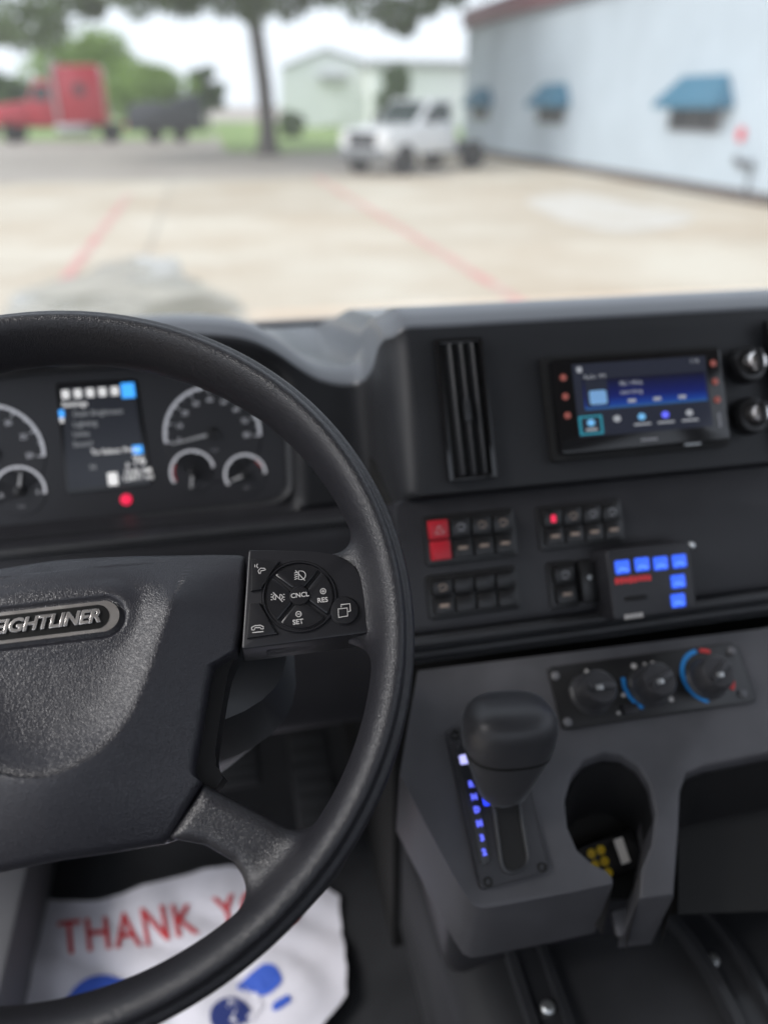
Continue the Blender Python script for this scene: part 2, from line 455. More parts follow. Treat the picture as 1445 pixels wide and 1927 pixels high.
# badge
bc = WF.uv(72, 1176, .004); br = WF.uv(218, 1158, .004)
BL, BH = .0480, .0098                      # half length and half height of the silver ring
bu, bv = BU, BV
def stadium(L, H, n=14, sh=0.0): return [(bu + (L - H) * (1 if math.cos(t) >= 0 else -1) + H * math.cos(t), bv + H * math.sin(t)) for t in [2 * math.pi * (k + .5) / (4 * n) for k in range(4 * n)]]
hbz = float(airbag_h(np.array([BU]), np.array([BV]))[0]) - .0006
bring = obj('badge', poly_slab(stadium(BL, BH), hbz - .004, hbz + .0045, .0022, 4), M['chrome'], wheel)
tag(bring, 'silver oval badge with raised lettering')
obj('badge_plate', poly_slab(stadium(BL - .0058, BH - .0022), hbz + .0035, hbz + .0049, .0002, 1), M['badge'], bring)
me = text_mesh('FREIGHTLINER', .0116, 0, extrude=.0006, offset=.00018, shear=.25, spacing=1.0, bevel=.00025)
xs = [v.co.x for v in me.vertices]; sc_ = .0745 / (max(xs) - min(xs))
for v in me.vertices: v.co.x *= sc_; v.co.x -= .0005
lo = meshobj('lettering', me, M['chrome'], bring); lo.location = (bu, bv, hbz + .0053)

# switch pod on the right spoke
PW = .004
pod = round_poly(WF.uvs([(468, 1034), (600, 1038), (650, 1048), (676, 1078), (694, 1130), (703, 1190), (455, 1222)], PW), [.002, .012, .012, .014, .014, .006, .002], 3)
obj('switch_pod', poly_slab(pod, -.036, PW, .0035, 3), M['pod'], wheel)
obj('switch_pod', poly_slab([(-u, v) for u, v in pod], -.036, PW, .0035, 3), M['pod'], wheel)
# pod underside
und = WF.uvs([(457, 1221), (702, 1191), (690, 1203), (472, 1250)], PW - .002)
def wheel_button(name, pts, top, bev, lines, wd=.00046, mat=None, base=None):
    b = obj(name, poly_slab(pts, PW - .006, PW + top, bev, 2), mat or M['button'], wheel)
    if lines: obj('icon', strokes(lines, wd, PW + top), M['print'], b, smooth=False)
    return b
dc = WF.uv(564, 1123, PW); dR = abs(WF.uv(628, 1123, PW)[0] - WF.uv(500, 1123, PW)[0]) / 2
obj('dial_ring', lathe([(dR * 1.10, PW - .002), (dR * 1.10, PW + .0006), (dR * 1.08, PW + .0016), (dR * 1.05, PW + .0016), (dR * 1.03, PW + .0004), (dR * 1.02, PW - .002)], 64, (dc[0], dc[1], 0)), M['pod'], wheel)
obj('dial_well', lathe([(dR * 1.125, PW - .004), (dR * 1.125, PW + .0003), (dR * 1.11, PW - .0002), (dR * 1.0, PW - .0008), (.001, PW - .0012)], 56, (dc[0], dc[1], 0)), M['gap'], wheel)
def pw(x, y): return WF.uv(x, y, PW + .002)
def pl(L): return [pw(*q) for q in L]
def circ_px(x, y, r, n=18, a0=0, a1=360): return pl([(x + r * math.cos(R(a0 + (a1 - a0) * k / n)), y + r * math.sin(R(a0 + (a1 - a0) * k / n))) for k in range(n + 1)])
icons = {
 'top': [circ_px(567, 1083, 8, 12, -90, 90) + pl([(562, 1091), (562, 1075), (567, 1075)]), pl([(556, 1074), (574, 1093)])] + [pl([(554, y), (560, y - 2)]) for y in (1079, 1083, 1087, 1091)],
 'left': [circ_px(519, 1124, 5, 8, 90, 270) + pl([(519, 1119), (519, 1129)]), circ_px(527, 1124, 5, 8, -90, 90) + pl([(527, 1129), (527, 1119)]), pl([(514, 1115), (532, 1133)])] + [pl([(510, y), (513, y)]) for y in (1119, 1124, 1129)] + [pl([(533, y), (536, y)]) for y in (1119, 1124, 1129)],
 'right': [circ_px(608, 1113, 5), pl([(605, 1113), (611, 1113)]), pl([(608, 1110), (608, 1116)])],
 'bottom': [circ_px(562, 1156, 5), pl([(559, 1156), (565, 1156)])]}
tilt = math.atan2(pw(604, 1122)[1] - pw(524, 1131)[1], pw(604, 1122)[0] - pw(524, 1131)[0]) * 0
for nm, a in (('top', 90), ('left', 180), ('bottom', 270), ('right', 0)):
    pts = circle(dc[0], dc[1], dR * .965, 18, a - 42, a + 42) + circle(dc[0], dc[1], dR * .33, 8, a + 36, a - 36)
    b = wheel_button('dial_button', pts, .0022, .0012, icons[nm])
    if nm == 'right': u, v = pw(607, 1130); letter('RES', .0045, u, v, PW + .0027, M['print'], b, 'icon', offset=.00006)
    if nm == 'bottom': u, v = pw(561, 1171); letter('SET', .0045, u, v, PW + .0027, M['print'], b, 'icon', offset=.00006)
cb = obj('dial_centre_button', lathe([(dR * .3, PW - .004), (dR * .3, PW + .0022), (dR * .27, PW + .0031), (.0005, PW + .0035)], 32, (dc[0], dc[1], 0)), M['button'], wheel)
letter('CNCL', .0044, dc[0], dc[1], PW + .0038, M['print'], cb, 'icon', offset=.00005)
def wedge(pts, cut):      # a corner button hugging the dial
    return [WF.uv(x, y, PW) for x, y in pts]
up_b = wedge([(474, 1053), (528, 1058), (518, 1067), (506, 1080), (498, 1096), (494, 1110), (473, 1114)], 0)
lo_b = wedge([(470, 1137), (490, 1136), (495, 1155), (503, 1172), (514, 1185), (524, 1194), (465, 1203)], 0)
wheel_button('phone_button', up_b, .0024, .001, [pl([(488, 1080), (486, 1075), (490, 1070), (498, 1070), (500, 1073), (496, 1074), (491, 1075), (490, 1080), (488, 1080)]), pl([(485, 1062), (483, 1066), (486, 1070)]), pl([(480, 1063), (480, 1068)])], .00045)
wheel_button('phone_button', lo_b, .0024, .001, [pl([(474, 1186), (474, 1181), (480, 1178), (490, 1177), (496, 1180), (496, 1184), (491, 1184), (490, 1181), (480, 1182), (479, 1186), (474, 1186)]), pl([(475, 1191), (496, 1189)])], .0005)
rc = WF.uv(648, 1150, PW); rR = .0096
rb = obj('round_button', lathe([(rR, PW - .004), (rR, PW + .001), (rR * .9, PW + .0022), (rR * .5, PW + .0029), (.0004, PW + .0031)], 36, (rc[0], rc[1], 0)), M['button'], wheel)
obj('icon', strokes([pl([(636, 1147), (653, 1145), (654, 1160), (637, 1163), (636, 1147)]), pl([(642, 1144), (641, 1139), (658, 1137), (659, 1151), (655, 1152)])], .0006, PW + .003), M['print'], rb, smooth=False)

# ------------------------------------------------------------------ steering column behind the wheel
col = thing('steering_column', 'dark steering column shroud with stalk behind the wheel', 'steering column', WF.M)
def loft(sections, n=24, p=3.0, bm=None, cap=True):
    """sections: (centre, half a, half b, axis a, axis b) superellipse rings."""
    if bm is None: bm = bmesh.new()
    rows = []
    for c, a, b, A, B in sections:
        row = []
        for k in range(n):
            t = 2 * math.pi * k / n; cs, sn = math.cos(t), math.sin(t)
            x = math.copysign(abs(cs) ** (2 / p), cs) * a; y = math.copysign(abs(sn) ** (2 / p), sn) * b
            row.append(bm.verts.new(Vector(c) + Vector(A) * x + Vector(B) * y))
        rows.append(row)
    for x, y in zip(rows, rows[1:]):
        for k in range(n): bm.faces.new((x[k], x[(k + 1) % n], y[(k + 1) % n], y[k]))
    if cap: bm.faces.new(rows[0][::-1]); bm.faces.new(rows[-1])
    return bm
ex, ey = (1, 0, 0), (0, 1, 0)
obj('column_shroud', loft([((.0, .01, -.066), .10, .05, ex, ey), ((.0, .0, -.078), .145, .065, ex, ey), ((0, -.008, -.12), .152, .08, ex, ey), ((0, -.008, -.18), .12, .09, ex, ey), ((0, -.02, -.29), .065, .075, ex, ey)], 36, 3.2), M['dash'], col)
obj('stalk', loft([((-.14, .03, -.09), .008, .008, (0, 0, 1), ey), ((-.19, .03, -.085), .010, .012, (0, 0, 1), ey), ((-.25, .02, -.08), .012, .017, (0, 0, 1), ey)], 16, 2.4), M['dash'], col)

# ------------------------------------------------------------------ dashboard
def rel(x, y, z): return Vector((x, y, z + CAM_Z))
UF = Frame(30, EYE + ray(1205, 750) * .76)
MF = Frame(30, UF.o - UF.en * .012)
FLOOR = CAM_Z - 1.03
dash = thing('dashboard', 'moulded black dashboard with raised centre stack under the windscreen', 'dashboard', rel(.3, .8, -.35))
DI = dash.matrix_world.inverted()
def world_of(o): return (world_of(o.parent) @ o.matrix_parent_inverse @ o.matrix_basis) if o.parent else o.matrix_basis
def wobj(name, bm, mat, parent, **k):       # geometry given in world coordinates, hung under a placed parent
    bmesh.ops.transform(bm, matrix=world_of(parent).inverted(), verts=bm.verts)
    return obj(name, bm, mat, parent, **k)
def build_upper():
    """Sky-lightened top and front face of the dash: a row of side profiles swept from the door to the far side."""
    lip = [(300, 596, .79), (380, 597, .79), (440, 602, .79), (480, 612, .79), (520, 632, .795), (560, 660, .80), (600, 683, .80), (640, 692, .80), (668, 690, .80), (688, 680, .79), (700, 660, .775), (706, 640, .755), (713, 618, .735), (724, 604, .718), (742, 598, .706)]
    cols = []
    for px, py, Y in lip:
        p = at_y(px, py, Y + .032) - EYE; q = at_y(px, py, Y) - EYE; cols.append([q.x, Y, p.z])
    z0 = cols[0][2]
    cols = [[x, .79, z0] for x in (-.62, -.55, -.45, -.35, -.25, -.18, -.12)] + cols
    zs = (at_y(1100, 566, .733) - EYE).z
    xs0 = cols[-1][0]
    cols += [[xs0 + d, .699, zs] for d in (.008, .04, .1, .2, .3, .45, .6, .8, 1.0, 1.12)]
    def cat(p0, p1, p2, p3, t): return .5 * ((2 * p1) + (-p0 + p2) * t + (2 * p0 - 5 * p1 + 4 * p2 - p3) * t * t + (-p0 + 3 * p1 - 3 * p2 + p3) * t ** 3)
    C = []
    for i in range(len(cols) - 1):
        k = min(8, max(1, int(math.dist(cols[i], cols[i + 1]) / .008)))
        for j in range(k):
            q = [cols[max(i - 1, 0)], cols[i], cols[i + 1], cols[min(i + 2, len(cols) - 1)]]
            C.append([cat(q[0][m], q[1][m], q[2][m], q[3][m], j / k) for m in range(3)])
    C.append(cols[-1])
    prof, side = [], []
    for x, yl, zc in C:
        s = min(1, max(0, (.795 - yl) / .09)); s = s * s * (3 - 2 * s)       # 0 driver side, 1 centre stack
        if x < .1: s = 0
        side.append(.04 < s < .985)
        yb, zb = .775 * (1 - s) + .618 * s, -.405 * (1 - s) + -.322 * s
        re = min(1, max(0, (.074 - x) / .018)) * min(1, max(0, (x + .50) / .02)); re = re * re * (3 - 2 * re)
        dd = .62 if x > .1 else .5; r, zF = .009, zc - .0065
        P = [(1.23, -.315), (yl + .32, min(zc - .065, -.24)), (yl + .17 * dd, zc - .026), (yl + .11 * dd, zc - .006), (yl + .075 * dd, zc - .0005), (yl + .055 * dd, zc), (yl + .036 * dd, zc - .0018), (yl + .022 * dd, zc - .004)]
        for k in range(6):
            a = R(100 + 16 * k); P.append((yl + r + r * math.cos(a), zF - r + r * math.sin(a)))
        yf, zf = P[-1]
        pl_ = [(yf + (yb - yf) * t, zf + (zb - zf) * t) for t in (.08, .2, .35, .5, .65, .8, .9, .96, 1)]
        rc_ = [(yf + .006, zf - .012), (yf + .03, zf - .03), (.845, min(zf - .04, -.235)), (.885, -.255), (.87, -.30), (.84, -.36), (.822, -.398), (.80, -.408), (.772, -.408)]
        P += [(a[0] * (1 - re) + b[0] * re, a[1] * (1 - re) + b[1] * re) for a, b in zip(pl_, rc_)]
        P += [(yb + .006, zb - .008), (yb + .05, zb - .012)]
        prof.append([rel(x, y, z) for y, z in P])
    KF_ = 11                                                                # the lightened top wraps round the front edge to here
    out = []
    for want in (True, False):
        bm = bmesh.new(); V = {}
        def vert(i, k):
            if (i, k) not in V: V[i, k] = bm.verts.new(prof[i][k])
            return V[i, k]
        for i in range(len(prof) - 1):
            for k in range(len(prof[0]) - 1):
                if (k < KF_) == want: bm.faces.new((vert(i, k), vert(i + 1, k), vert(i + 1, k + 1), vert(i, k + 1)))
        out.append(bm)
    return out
lit_top_, face_ = build_upper()
M['pad'] = plain('lit_dash_plastic', (.11, .117, .13), .36, spec=.6, sheen=.5, var=.05, vscale=20)  # dash plastic in a lighter grey: sky sheen put into its colour
wobj('lit_top', lit_top_, M['pad'], dash, ang=60)  # no separate pad: same dash plastic, lightened for the sky sheen
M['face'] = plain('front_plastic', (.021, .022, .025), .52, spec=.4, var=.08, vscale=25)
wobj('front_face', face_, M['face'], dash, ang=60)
# switch panel in the middle, the ledge under it and an added dark block behind to stop light
mz0, mz1 = MF.uv(790, 938)[1], MF.uv(800, 1193)[1]
mu = MF.uv(786, 1000)[0] - .022
mp = poly_slab(rrect(mu, mz1, 1.0, mz0, .012), -.06, 0, .004, 2); bmesh.ops.transform(mp, matrix=MF.M, verts=mp.verts)
wobj('switch_panel', mp, M['panel'], dash)
pL = at_y(790, 1265, .548); LF = Frame(56, pL)
lg = bmesh.new(); pm = MF.pt(0, mz1, 0) - EYE
tube([rel(.12, pm.y - .004, pm.z - .006), rel(1.25, pm.y - .004, pm.z - .006)], .006, 12, lg)
tube([rel(.12, pm.y + .004, pm.z - .026), rel(1.25, pm.y + .004, pm.z - .026)], .0085, 12, lg)
wobj('ledge', lg, M['dash'], dash)
wobj('light_block', bx(rel(.71, .95, -.69), (1.12, .62, .68)), M['gap'], dash)  # filler box added to block light behind the panels
kn = bmesh.new()
prof = [(.80, -.405), (.752, -.412), (.745, -.42), (.742, -.432), (.70, -.56), (.685, -.64), (.69, -.655), (.74, -.66)]
r0 = [kn.verts.new(rel(-.62, y, z)) for y, z in prof]; r1 = [kn.verts.new(rel(.165, y, z)) for y, z in prof]
for k in range(len(prof) - 1): kn.faces.new((r0[k], r1[k], r1[k + 1], r0[k + 1]))
wobj('knee_panel', kn, M['panel'], dash)
lk = bmesh.new(); tube([rel(-.62, .748, -.411), rel(.145, .748, -.411)], .0055, 10, lk)
wobj('knee_panel_trim', lk, M['dash'], dash)

# ------------------------------------------------------------------ cab shell
FW, TOPZ = 1.24, .56
cab = thing('truck_cab', 'truck cab shell with wide windscreen and grey lining', 'truck cab', rel(.32, 0, -1.03))
def quad(pts):
    bm = bmesh.new(); bm.faces.new([bm.verts.new(p) for p in pts]); return bm
CX0, CX1, CY0 = -.70, 1.36, -1.0
def wall_box(name, a, b, mat): 
    c = [(a[i] + b[i]) / 2 for i in range(3)]; s = [abs(b[i] - a[i]) for i in range(3)]
    return wobj(name, bx(rel(*c), s, .008, 2), mat, cab)
wall_box('roof', (CX0, CY0, TOPZ), (CX1, .80, TOPZ + .05), M['inner_skin'])
wall_box('rear_wall', (CX0, CY0 - .05, -1.03), (CX1, CY0, -.12), M['trim'])
wall_box('rear_wall', (CX0, CY0 - .05, .42), (CX1, CY0, TOPZ), M['trim'])
for x in (CX0, CX1):
    if x > 0:
        wall_box('door', (x - .03, CY0, -1.03), (x + .03, FW, -.22), M['trim'])
        wall_box('door_header', (x - .03, CY0, .50), (x + .03, .80, TOPZ), M['trim'])
    else:
        wall_box('side_panel', (x - .03, .78, -1.03), (x + .03, FW, -.30), M['trim'])
        wall_box('sill', (x - .05, CY0, -1.05), (x + .05, .78, -.99), M['trim'])
        dr = bmesh.new()                                   # driver's door, swung wide open
        box(dr, (0, -.62, -.62), (.07, 1.24, .80), .02); box(dr, (0, -.62, .50), (.05, 1.2, .06), .01); box(dr, (0, -1.21, .13), (.05, .06, .74), .01); box(dr, (0, -.03, .0), (.05, .06, .5), .01)
        bmesh.ops.transform(dr, matrix=Matrix.Translation(rel(x - .06, .82, 0)) @ Matrix.Rotation(R(-78), 4, 'Z'), verts=dr.verts)
        wobj('door', dr, M['trim'], cab)
    wall_box('door_pillar', (x - .03, CY0, -.22 if x > 0 else -1.03), (x + .03, CY0 + .30, .50), M['trim'])
    p = bmesh.new(); tube([rel(x, FW, -.3), rel(x, .80, TOPZ)], .045, 10, p); wobj('windscreen_pillar', p, M['trim'], cab)
wall_box('firewall', (CX0, FW, -1.03), (CX1, FW + .04, -.32), M['trim'])
m, t, b = nmat('windscreen_glass'); t.nodes.remove(b)
out = t.nodes['Material Output']
tr = t.nodes.new('ShaderNodeBsdfTransparent'); tr.inputs[0].default_value = (.93, .95, .94, 1)
gl = t.nodes.new('ShaderNodeBsdfGlossy'); gl.inputs['Roughness'].default_value = .02
lw_ = t.nodes.new('ShaderNodeLayerWeight'); lw_.inputs['Blend'].default_value = .5
pw_ = t.nodes.new('ShaderNodeMath'); pw_.operation = 'POWER'; pw_.inputs[1].default_value = 5
fr = t.nodes.new('ShaderNodeMapRange'); fr.inputs['To Min'].default_value = .04; fr.inputs['To Max'].default_value = .8
t.links.new(lw_.outputs['Facing'], pw_.inputs[0]); t.links.new(pw_.outputs[0], fr.inputs['Value'])
m1 = t.nodes.new('ShaderNodeMixShader'); m2 = t.nodes.new('ShaderNodeMixShader')
ds = t.nodes.new('ShaderNodeBsdfTranslucent'); ds.inputs[0].default_value = (.9, .88, .84, 1)
tc = t.nodes.new('ShaderNodeTexCoord'); nz = t.nodes.new('ShaderNodeTexNoise'); nz.inputs['Scale'].default_value = 5; nz.inputs['Detail'].default_value = 7
mr = t.nodes.new('ShaderNodeMapRange'); mr.inputs['From Min'].default_value = .3; mr.inputs['From Max'].default_value = .7; mr.inputs['To Min'].default_value = .055; mr.inputs['To Max'].default_value = .085
t.links.new(tc.outputs['Object'], nz.inputs['Vector']); t.links.new(nz.outputs['Fac'], mr.inputs['Value']); t.links.new(mr.outputs['Result'], m1.inputs['Fac'])
t.links.new(tr.outputs[0], m1.inputs[1]); t.links.new(ds.outputs[0], m1.inputs[2])          # translucent film put in to veil the view like glare
t.links.new(fr.outputs[0], m2.inputs['Fac']); t.links.new(m1.outputs[0], m2.inputs[1]); t.links.new(gl.outputs[0], m2.inputs[2]); t.links.new(m2.outputs[0], out.inputs['Surface'])
M['glass'] = m
ws = bmesh.new(); rows = []
for j in range(9):
    tt = j / 8; rows.append([ws.verts.new(rel(CX0 + (CX1 - CX0) * i / 16, FW + .02 + (.80 - FW - .02) * tt + .04 * (1 - ((i - 8) / 8) ** 2), -.30 + (TOPZ + .02 + .30) * tt)) for i in range(17)])
for a, b_ in zip(rows, rows[1:]):
    for i in range(16): ws.faces.new((a[i], a[i + 1], b_[i + 1], b_[i]))
wobj('windscreen', ws, M['glass'], cab)
cw = bmesh.new()
P = [(FW + .005, -.312), (FW + .10, -.33), (FW + .20, -.40), (FW + .21, -.6)]
a = [cw.verts.new(rel(CX0, y, z)) for y, z in P]; c = [cw.verts.new(rel(CX1, y, z)) for y, z in P]
for k in range(3): cw.faces.new((a[k], c[k], c[k + 1], a[k + 1]))
wobj('cowl', cw, M['trim'], cab)
# wiper resting just outside the glass
wp = thing('windscreen_wiper', 'dark wiper arm resting at the foot of the windscreen', 'wiper', rel(.05, FW + .09, -.30))
a = at_y(556, 634, FW + .09); b_ = at_y(700, 650, FW + .10)
wobj('arm', tube([a, (a + b_) / 2 + Vector((0, 0, .004)), b_], [.006, .005, .004], 8), M['black'], wp)
wobj('pivot', bx(a + Vector((0, 0, -.002)), (.035, .03, .022), .006), M['black'], wp)
floor = wobj('cab_floor', bx(rel(.33, .12, -1.055), (2.06, 2.24, .05)), M['carpet'], cab)

# ------------------------------------------------------------------ instrument cluster
KF = Frame(22, EYE + ray(200, 820) * .85)
clu = thing('instrument_cluster', 'dark instrument cluster with white dials and central display behind the wheel', 'instrument cluster', KF.M)
M['dial'] = plain('dial_face', (.022, .022, .026), .4)
M['dialw'] = plain('dial_white', (.75, .75, .78), .5, emit=.12, ecol=(.9, .92, 1))
M['needle'] = plain('needle_grey', (.55, .55, .55), .5)
M['scr'] = plain('display_dark', (.01, .01, .012), .2, emit=.012, ecol=(.6, .7, 1))
M['scr_w'] = plain('display_white', (.8, .8, .8), .4, emit=.36, ecol=(1, .98, .96))
M['scr_g'] = plain('display_grey', (.3, .3, .3), .4, emit=.10, ecol=(.9, .95, 1))
M['scr_b'] = plain('display_blue', (.05, .3, .8), .4, emit=.75, ecol=(.05, .38, 1))
M['led_r'] = plain('red_lamp', (.8, .02, .06), .4, emit=.45, ecol=(1, .02, .1))
M['dial_b'] = plain('dial_blue', (.05, .25, .5), .5)
M['dial_r'] = plain('dial_red', (.5, .05, .06), .5)
co = round_poly(KF.uvs([(-330, 745), (60, 695), (470, 668), (540, 735), (549, 925), (520, 948), (0, 1010), (-330, 1045)]), .02, 5)
obj('face_plate', poly_slab(co, -.02, 0, .001, 1), M['dial'], clu)
bz = bmesh.new(); tube([(u, v, .006) for u, v in co + co[:1]], .0065, 8, bz, cap=False)
obj('bezel', bz, M['dash'], clu)
def k_at(x, y): return KF.uv(x, y)
def ring(cx, cy, r, wd, a0, a1, mat, parent, w=.001, n=36):
    u, v = k_at(cx, cy); rr = r * .85 / FPX
    obj('scale_ring', strokes([arc(u, v, rr, a0, a1, n)], wd, w), mat, parent, smooth=False)
def dial(cx, cy, r, a0, a1, nums, needle, label='', small=False, red=None, blue=None):
    u, v = k_at(cx, cy); k = .85 / FPX; rr = r * k
    d = obj('dial', lathe([(rr * 1.02, 0), (rr * 1.0, .0008), (.001, .0008)], 40, (u, v, 0)), M['dial'], clu)
    ring(cx, cy, r * .97, .0032 if not small else .0026, a0, a1, M['dialw'], d, .0012)
    if red: ring(cx, cy, r * .84, .0016, *red, M['dial_r'], d, .0012, 10)
    tk = []
    n = (len(nums) - 1) * 2
    for i in range(n + 1):
        a = R(a0 + (a1 - a0) * i / n); r1 = rr * (.9 if i % 2 else .84)
        tk.append([(u + r1 * math.cos(a), v + r1 * math.sin(a)), (u + rr * .96 * math.cos(a), v + rr * .96 * math.sin(a))])
    obj('ticks', strokes(tk, .0010, .0012), M['dialw'], d, smooth=False)
    for i, s in enumerate(nums):
        if not s: continue
        a = R(a0 + (a1 - a0) * i / (len(nums) - 1)); letter(s, .0075 if not small else .0062, u + rr * .7 * math.cos(a), v + rr * .7 * math.sin(a), .0016, M['dialw'] if s not in 'HC' or not small else M['dial_b'], d, 'numeral')
    a = R(needle); nd = bmesh.new(); L = rr * (.86 if not small else .75)
    c, s = math.cos(a), math.sin(a)
    poly_slab([(u - s * .0018, v + c * .0018), (u + c * L - s * .0008, v + s * L + c * .0008), (u + c * L + s * .0008, v + s * L - c * .0008), (u + s * .0018, v - c * .0018)], .003, .0045, 0, bm=nd)
    obj('needle', nd, M['needle'], d)
    obj('needle_hub', lathe([(rr * (.13 if not small else .2), .001), (rr * (.13 if not small else .2), .006), (.0005, .0075)], 20, (u, v, 0)), M['black'], d)
    if label: letter(label, .005, u, v - rr * (.34 if not small else .62), .0016, M['grey'], d, 'numeral')
dial(401, 816, 92, 187, -7, ['0', '10', '20', '30', '40', '50', '60', '70', '80'], 190, 'mph')
dial(-14, 855, 92, 187, -7, ['0', '5', '10', '15', '20', '25', '30'], 150, 'rpm')
dial(363, 888, 42, 205, 10, ['', '', '', ''], 258, 'psi', True, red=(205, 150))
dial(462, 893, 40, 205, 0, ['', '', '', ''], 198, 'psi', True, red=(50, 20))
dial(38, 924, 46, 190, -10, ['E', '', 'F'], 78, 'fuel', True)
dial(-90, 935, 50, 190, -10, ['C', '', 'H'], 120, 'temp', True)
so = KF.uvs([(106, 722), (258, 713), (287, 912), (126, 931)])
disp = obj('display', poly_slab(round_poly(so, .004, 3), -.002, .0022, .0008, 1), M['gloss'], clu)
tag(disp, 'lit centre display with a settings menu')
obj('screen_area', flat(KF.uvs([(114, 730), (252, 722), (278, 904), (131, 921)], .0022), .0024), M['scr'], disp, smooth=False)
def kb(x0, y0, x1, y1, mat, w=.0028, name='screen_mark'):
    a, b2 = KF.uv(x0, y0), KF.uv(x1, y1)
    return obj(name, flat([(a[0], a[1]), (a[0], b2[1]), (b2[0], b2[1]), (b2[0], a[1])], w), mat, disp, smooth=False)
for i, (s_) in enumerate(range(5)):
    x = 117 + i * 23; y = 735 - i * 1.6; kb(x, y, x + 16, y + 15, M['scr_w'])
kb(228, 722, 256, 748, M['scr_b'])
def kt(s, x, y, size, mat): 
    u, v = KF.uv(x, y, .003); return letter(s, size, u, v, .003, mat, disp, 'screen_mark', align='LEFT', offset=.00008)
kt('Settings', 117, 762, .0085, M['scr_w'])
for i, s in enumerate(('Dash Brightness', 'Lighting', 'Units', 'Sound')): kt(s, 138, 780 + i * 19, .0080, M['scr_g'])
kb(112, 772, 123, 785, M['scr_b']); kb(114, 786, 122, 795, M['scr_w'])
kt('To Select: Press', 172, 852, .0078, M['scr_w']); kb(250, 839, 270, 853, M['scr_b'])
kt('76', 250, 868, .014, M['scr_w']); kt('F', 238, 877, .008, M['scr_w']); kt('10:42 AM', 234, 889, .0075, M['scr_w']); kt('12471 mi', 230, 901, .009, M['scr_w']); kb(203, 890, 224, 912, M['scr_w'])
kt('N', 170, 880, .008, M['scr_g'])
u, v = KF.uv(238, 940); obj('warning_lamp', lathe([(.0062, -.001), (.0062, .001), (.0005, .0014)], 20, (u, v, 0)), M['led_r'], clu)

# ------------------------------------------------------------------ air vents
def vent(px0, label):
    u0, v1 = UF.uv(817, 650); u1, v0 = UF.uv(922, 893); u1 = UF.uv(902, 650)[0]
    sh = UF.uv(px0, 650)[0] - UF.uv(817, 650)[0]
    vt = thing('air_vent', label, 'air vent', Matrix.Translation(UF.ex * sh) @ UF.M, 'air vents of the centre stack')
    cu_, cv_ = (u0 + u1) / 2, (v0 + v1) / 2; hw, hh = (u1 - u0) / 2 - .0025, (v1 - v0) / 2
    fr_ = bmesh.new()
    for s in (-1, 1):
        box(fr_, (cu_ + s * (hw + .0015), cv_, .0035), (.005, hh * 2 + .008, .007), .0015)
        box(fr_, (cu_, cv_ + s * (hh + .0015), .0035), (hw * 2 - .002, .005, .0068), .0015)
    obj('frame', fr_, M['gloss'], vt)
    obj('recess', bx((cu_, cv_, .0006), (hw * 2, hh * 2, .002)), M['gap'], vt)
    for k in range(3):
        o = bx((0, 0, 0), (.0016, hh * 2 - .002, .008), .0008); 
        s_ = obj('slat', o, M['dash'], vt); s_.location = (cu_ + (k - 1) * hw * .55, cv_, .0052); s_.rotation_euler = (0, R(28), 0)
    obj('slider', bx((cu_, cv_ - .002, .009), (.006, .020, .004), .0014), M['dash'], vt)
    return vt
vent(817, 'tall black slatted air vent beside the radio, at the inner corner of the stack')
vent(1440, 'tall black slatted air vent beyond the two round knobs, cut by the picture edge')

# ------------------------------------------------------------------ radio
rad = thing('radio', 'black touchscreen radio with lit blue home screen in the centre stack', 'radio', UF.M)
M['r_bg'] = plain('radio_background', (.012, .013, .018), .12, emit=.02, ecol=(.5, .6, 1))
M['r_lbl'] = plain('radio_grey', (.3, .3, .32), .4, emit=.15, ecol=(.9, .95, 1))
M['r_teal'] = plain('radio_teal', (.02, .2, .25), .4, emit=.2, ecol=(.03, .55, .75))
M['r_cyan'] = plain('radio_cyan', (.1, .4, .7), .4, emit=.35, ecol=(.25, .6, 1))
M['r_vio'] = plain('radio_violet', (.1, .1, .7), .4, emit=.6, ecol=(.12, .14, 1))
M['r_key'] = plain('radio_red_key', (.32, .09, .07), .4, emit=.07, ecol=(1, .25, .2))
M['r_alb'] = plain('radio_album', (.2, .4, .7), .4, emit=.18, ecol=(.3, .6, 1))
RW = .014
rp = UF.uvs([(1036, 676), (1352, 656), (1376, 822), (1058, 860)], RW)
ru0, ru1 = (rp[0][0] + rp[3][0]) / 2, (rp[1][0] + rp[2][0]) / 2; rv1, rv0 = (rp[0][1] + rp[1][1]) / 2, (rp[2][1] + rp[3][1]) / 2
obj('surround', poly_slab(rrect(ru0 - .006, rv0 - .006, ru1 + .004, rv1 + .005, .004), -.001, .006, .001), M['gap'], rad)
obj('housing', poly_slab(rrect(ru0, rv0, ru1, rv1, .004), 0, RW, .0015), M['gloss'], rad)
def rf(a, b): return (ru0 + (ru1 - ru0) * a, rv1 + (rv0 - rv1) * b)     # fractions across and down the face
# screen with a blue wave of light across it
m, t, b = nmat('radio_wave'); tc = t.nodes.new('ShaderNodeTexCoord'); sp = t.nodes.new('ShaderNodeSeparateXYZ'); rp_ = t.nodes.new('ShaderNodeValToRGB')
b.inputs['Roughness'].default_value = .12; b.inputs['Base Color'].default_value = (.01, .01, .015, 1)
t.links.new(tc.outputs['Generated'], sp.inputs[0]); t.links.new(sp.outputs['Y'], rp_.inputs['Fac'])
cr = rp_.color_ramp; cr.elements[0].position = 0; cr.elements[0].color = (.08, .3, .7, 1); cr.elements[1].position = 1; cr.elements[1].color = (.008, .01, .03, 1)
e = cr.elements.new(.12); e.color = (.02, .12, .75, 1); e = cr.elements.new(.38); e.color = (.012, .03, .32, 1)
t.links.new(rp_.outputs['Color'], b.inputs['Emission Color']); b.inputs['Emission Strength'].default_value = .24
M['r_wave'] = m
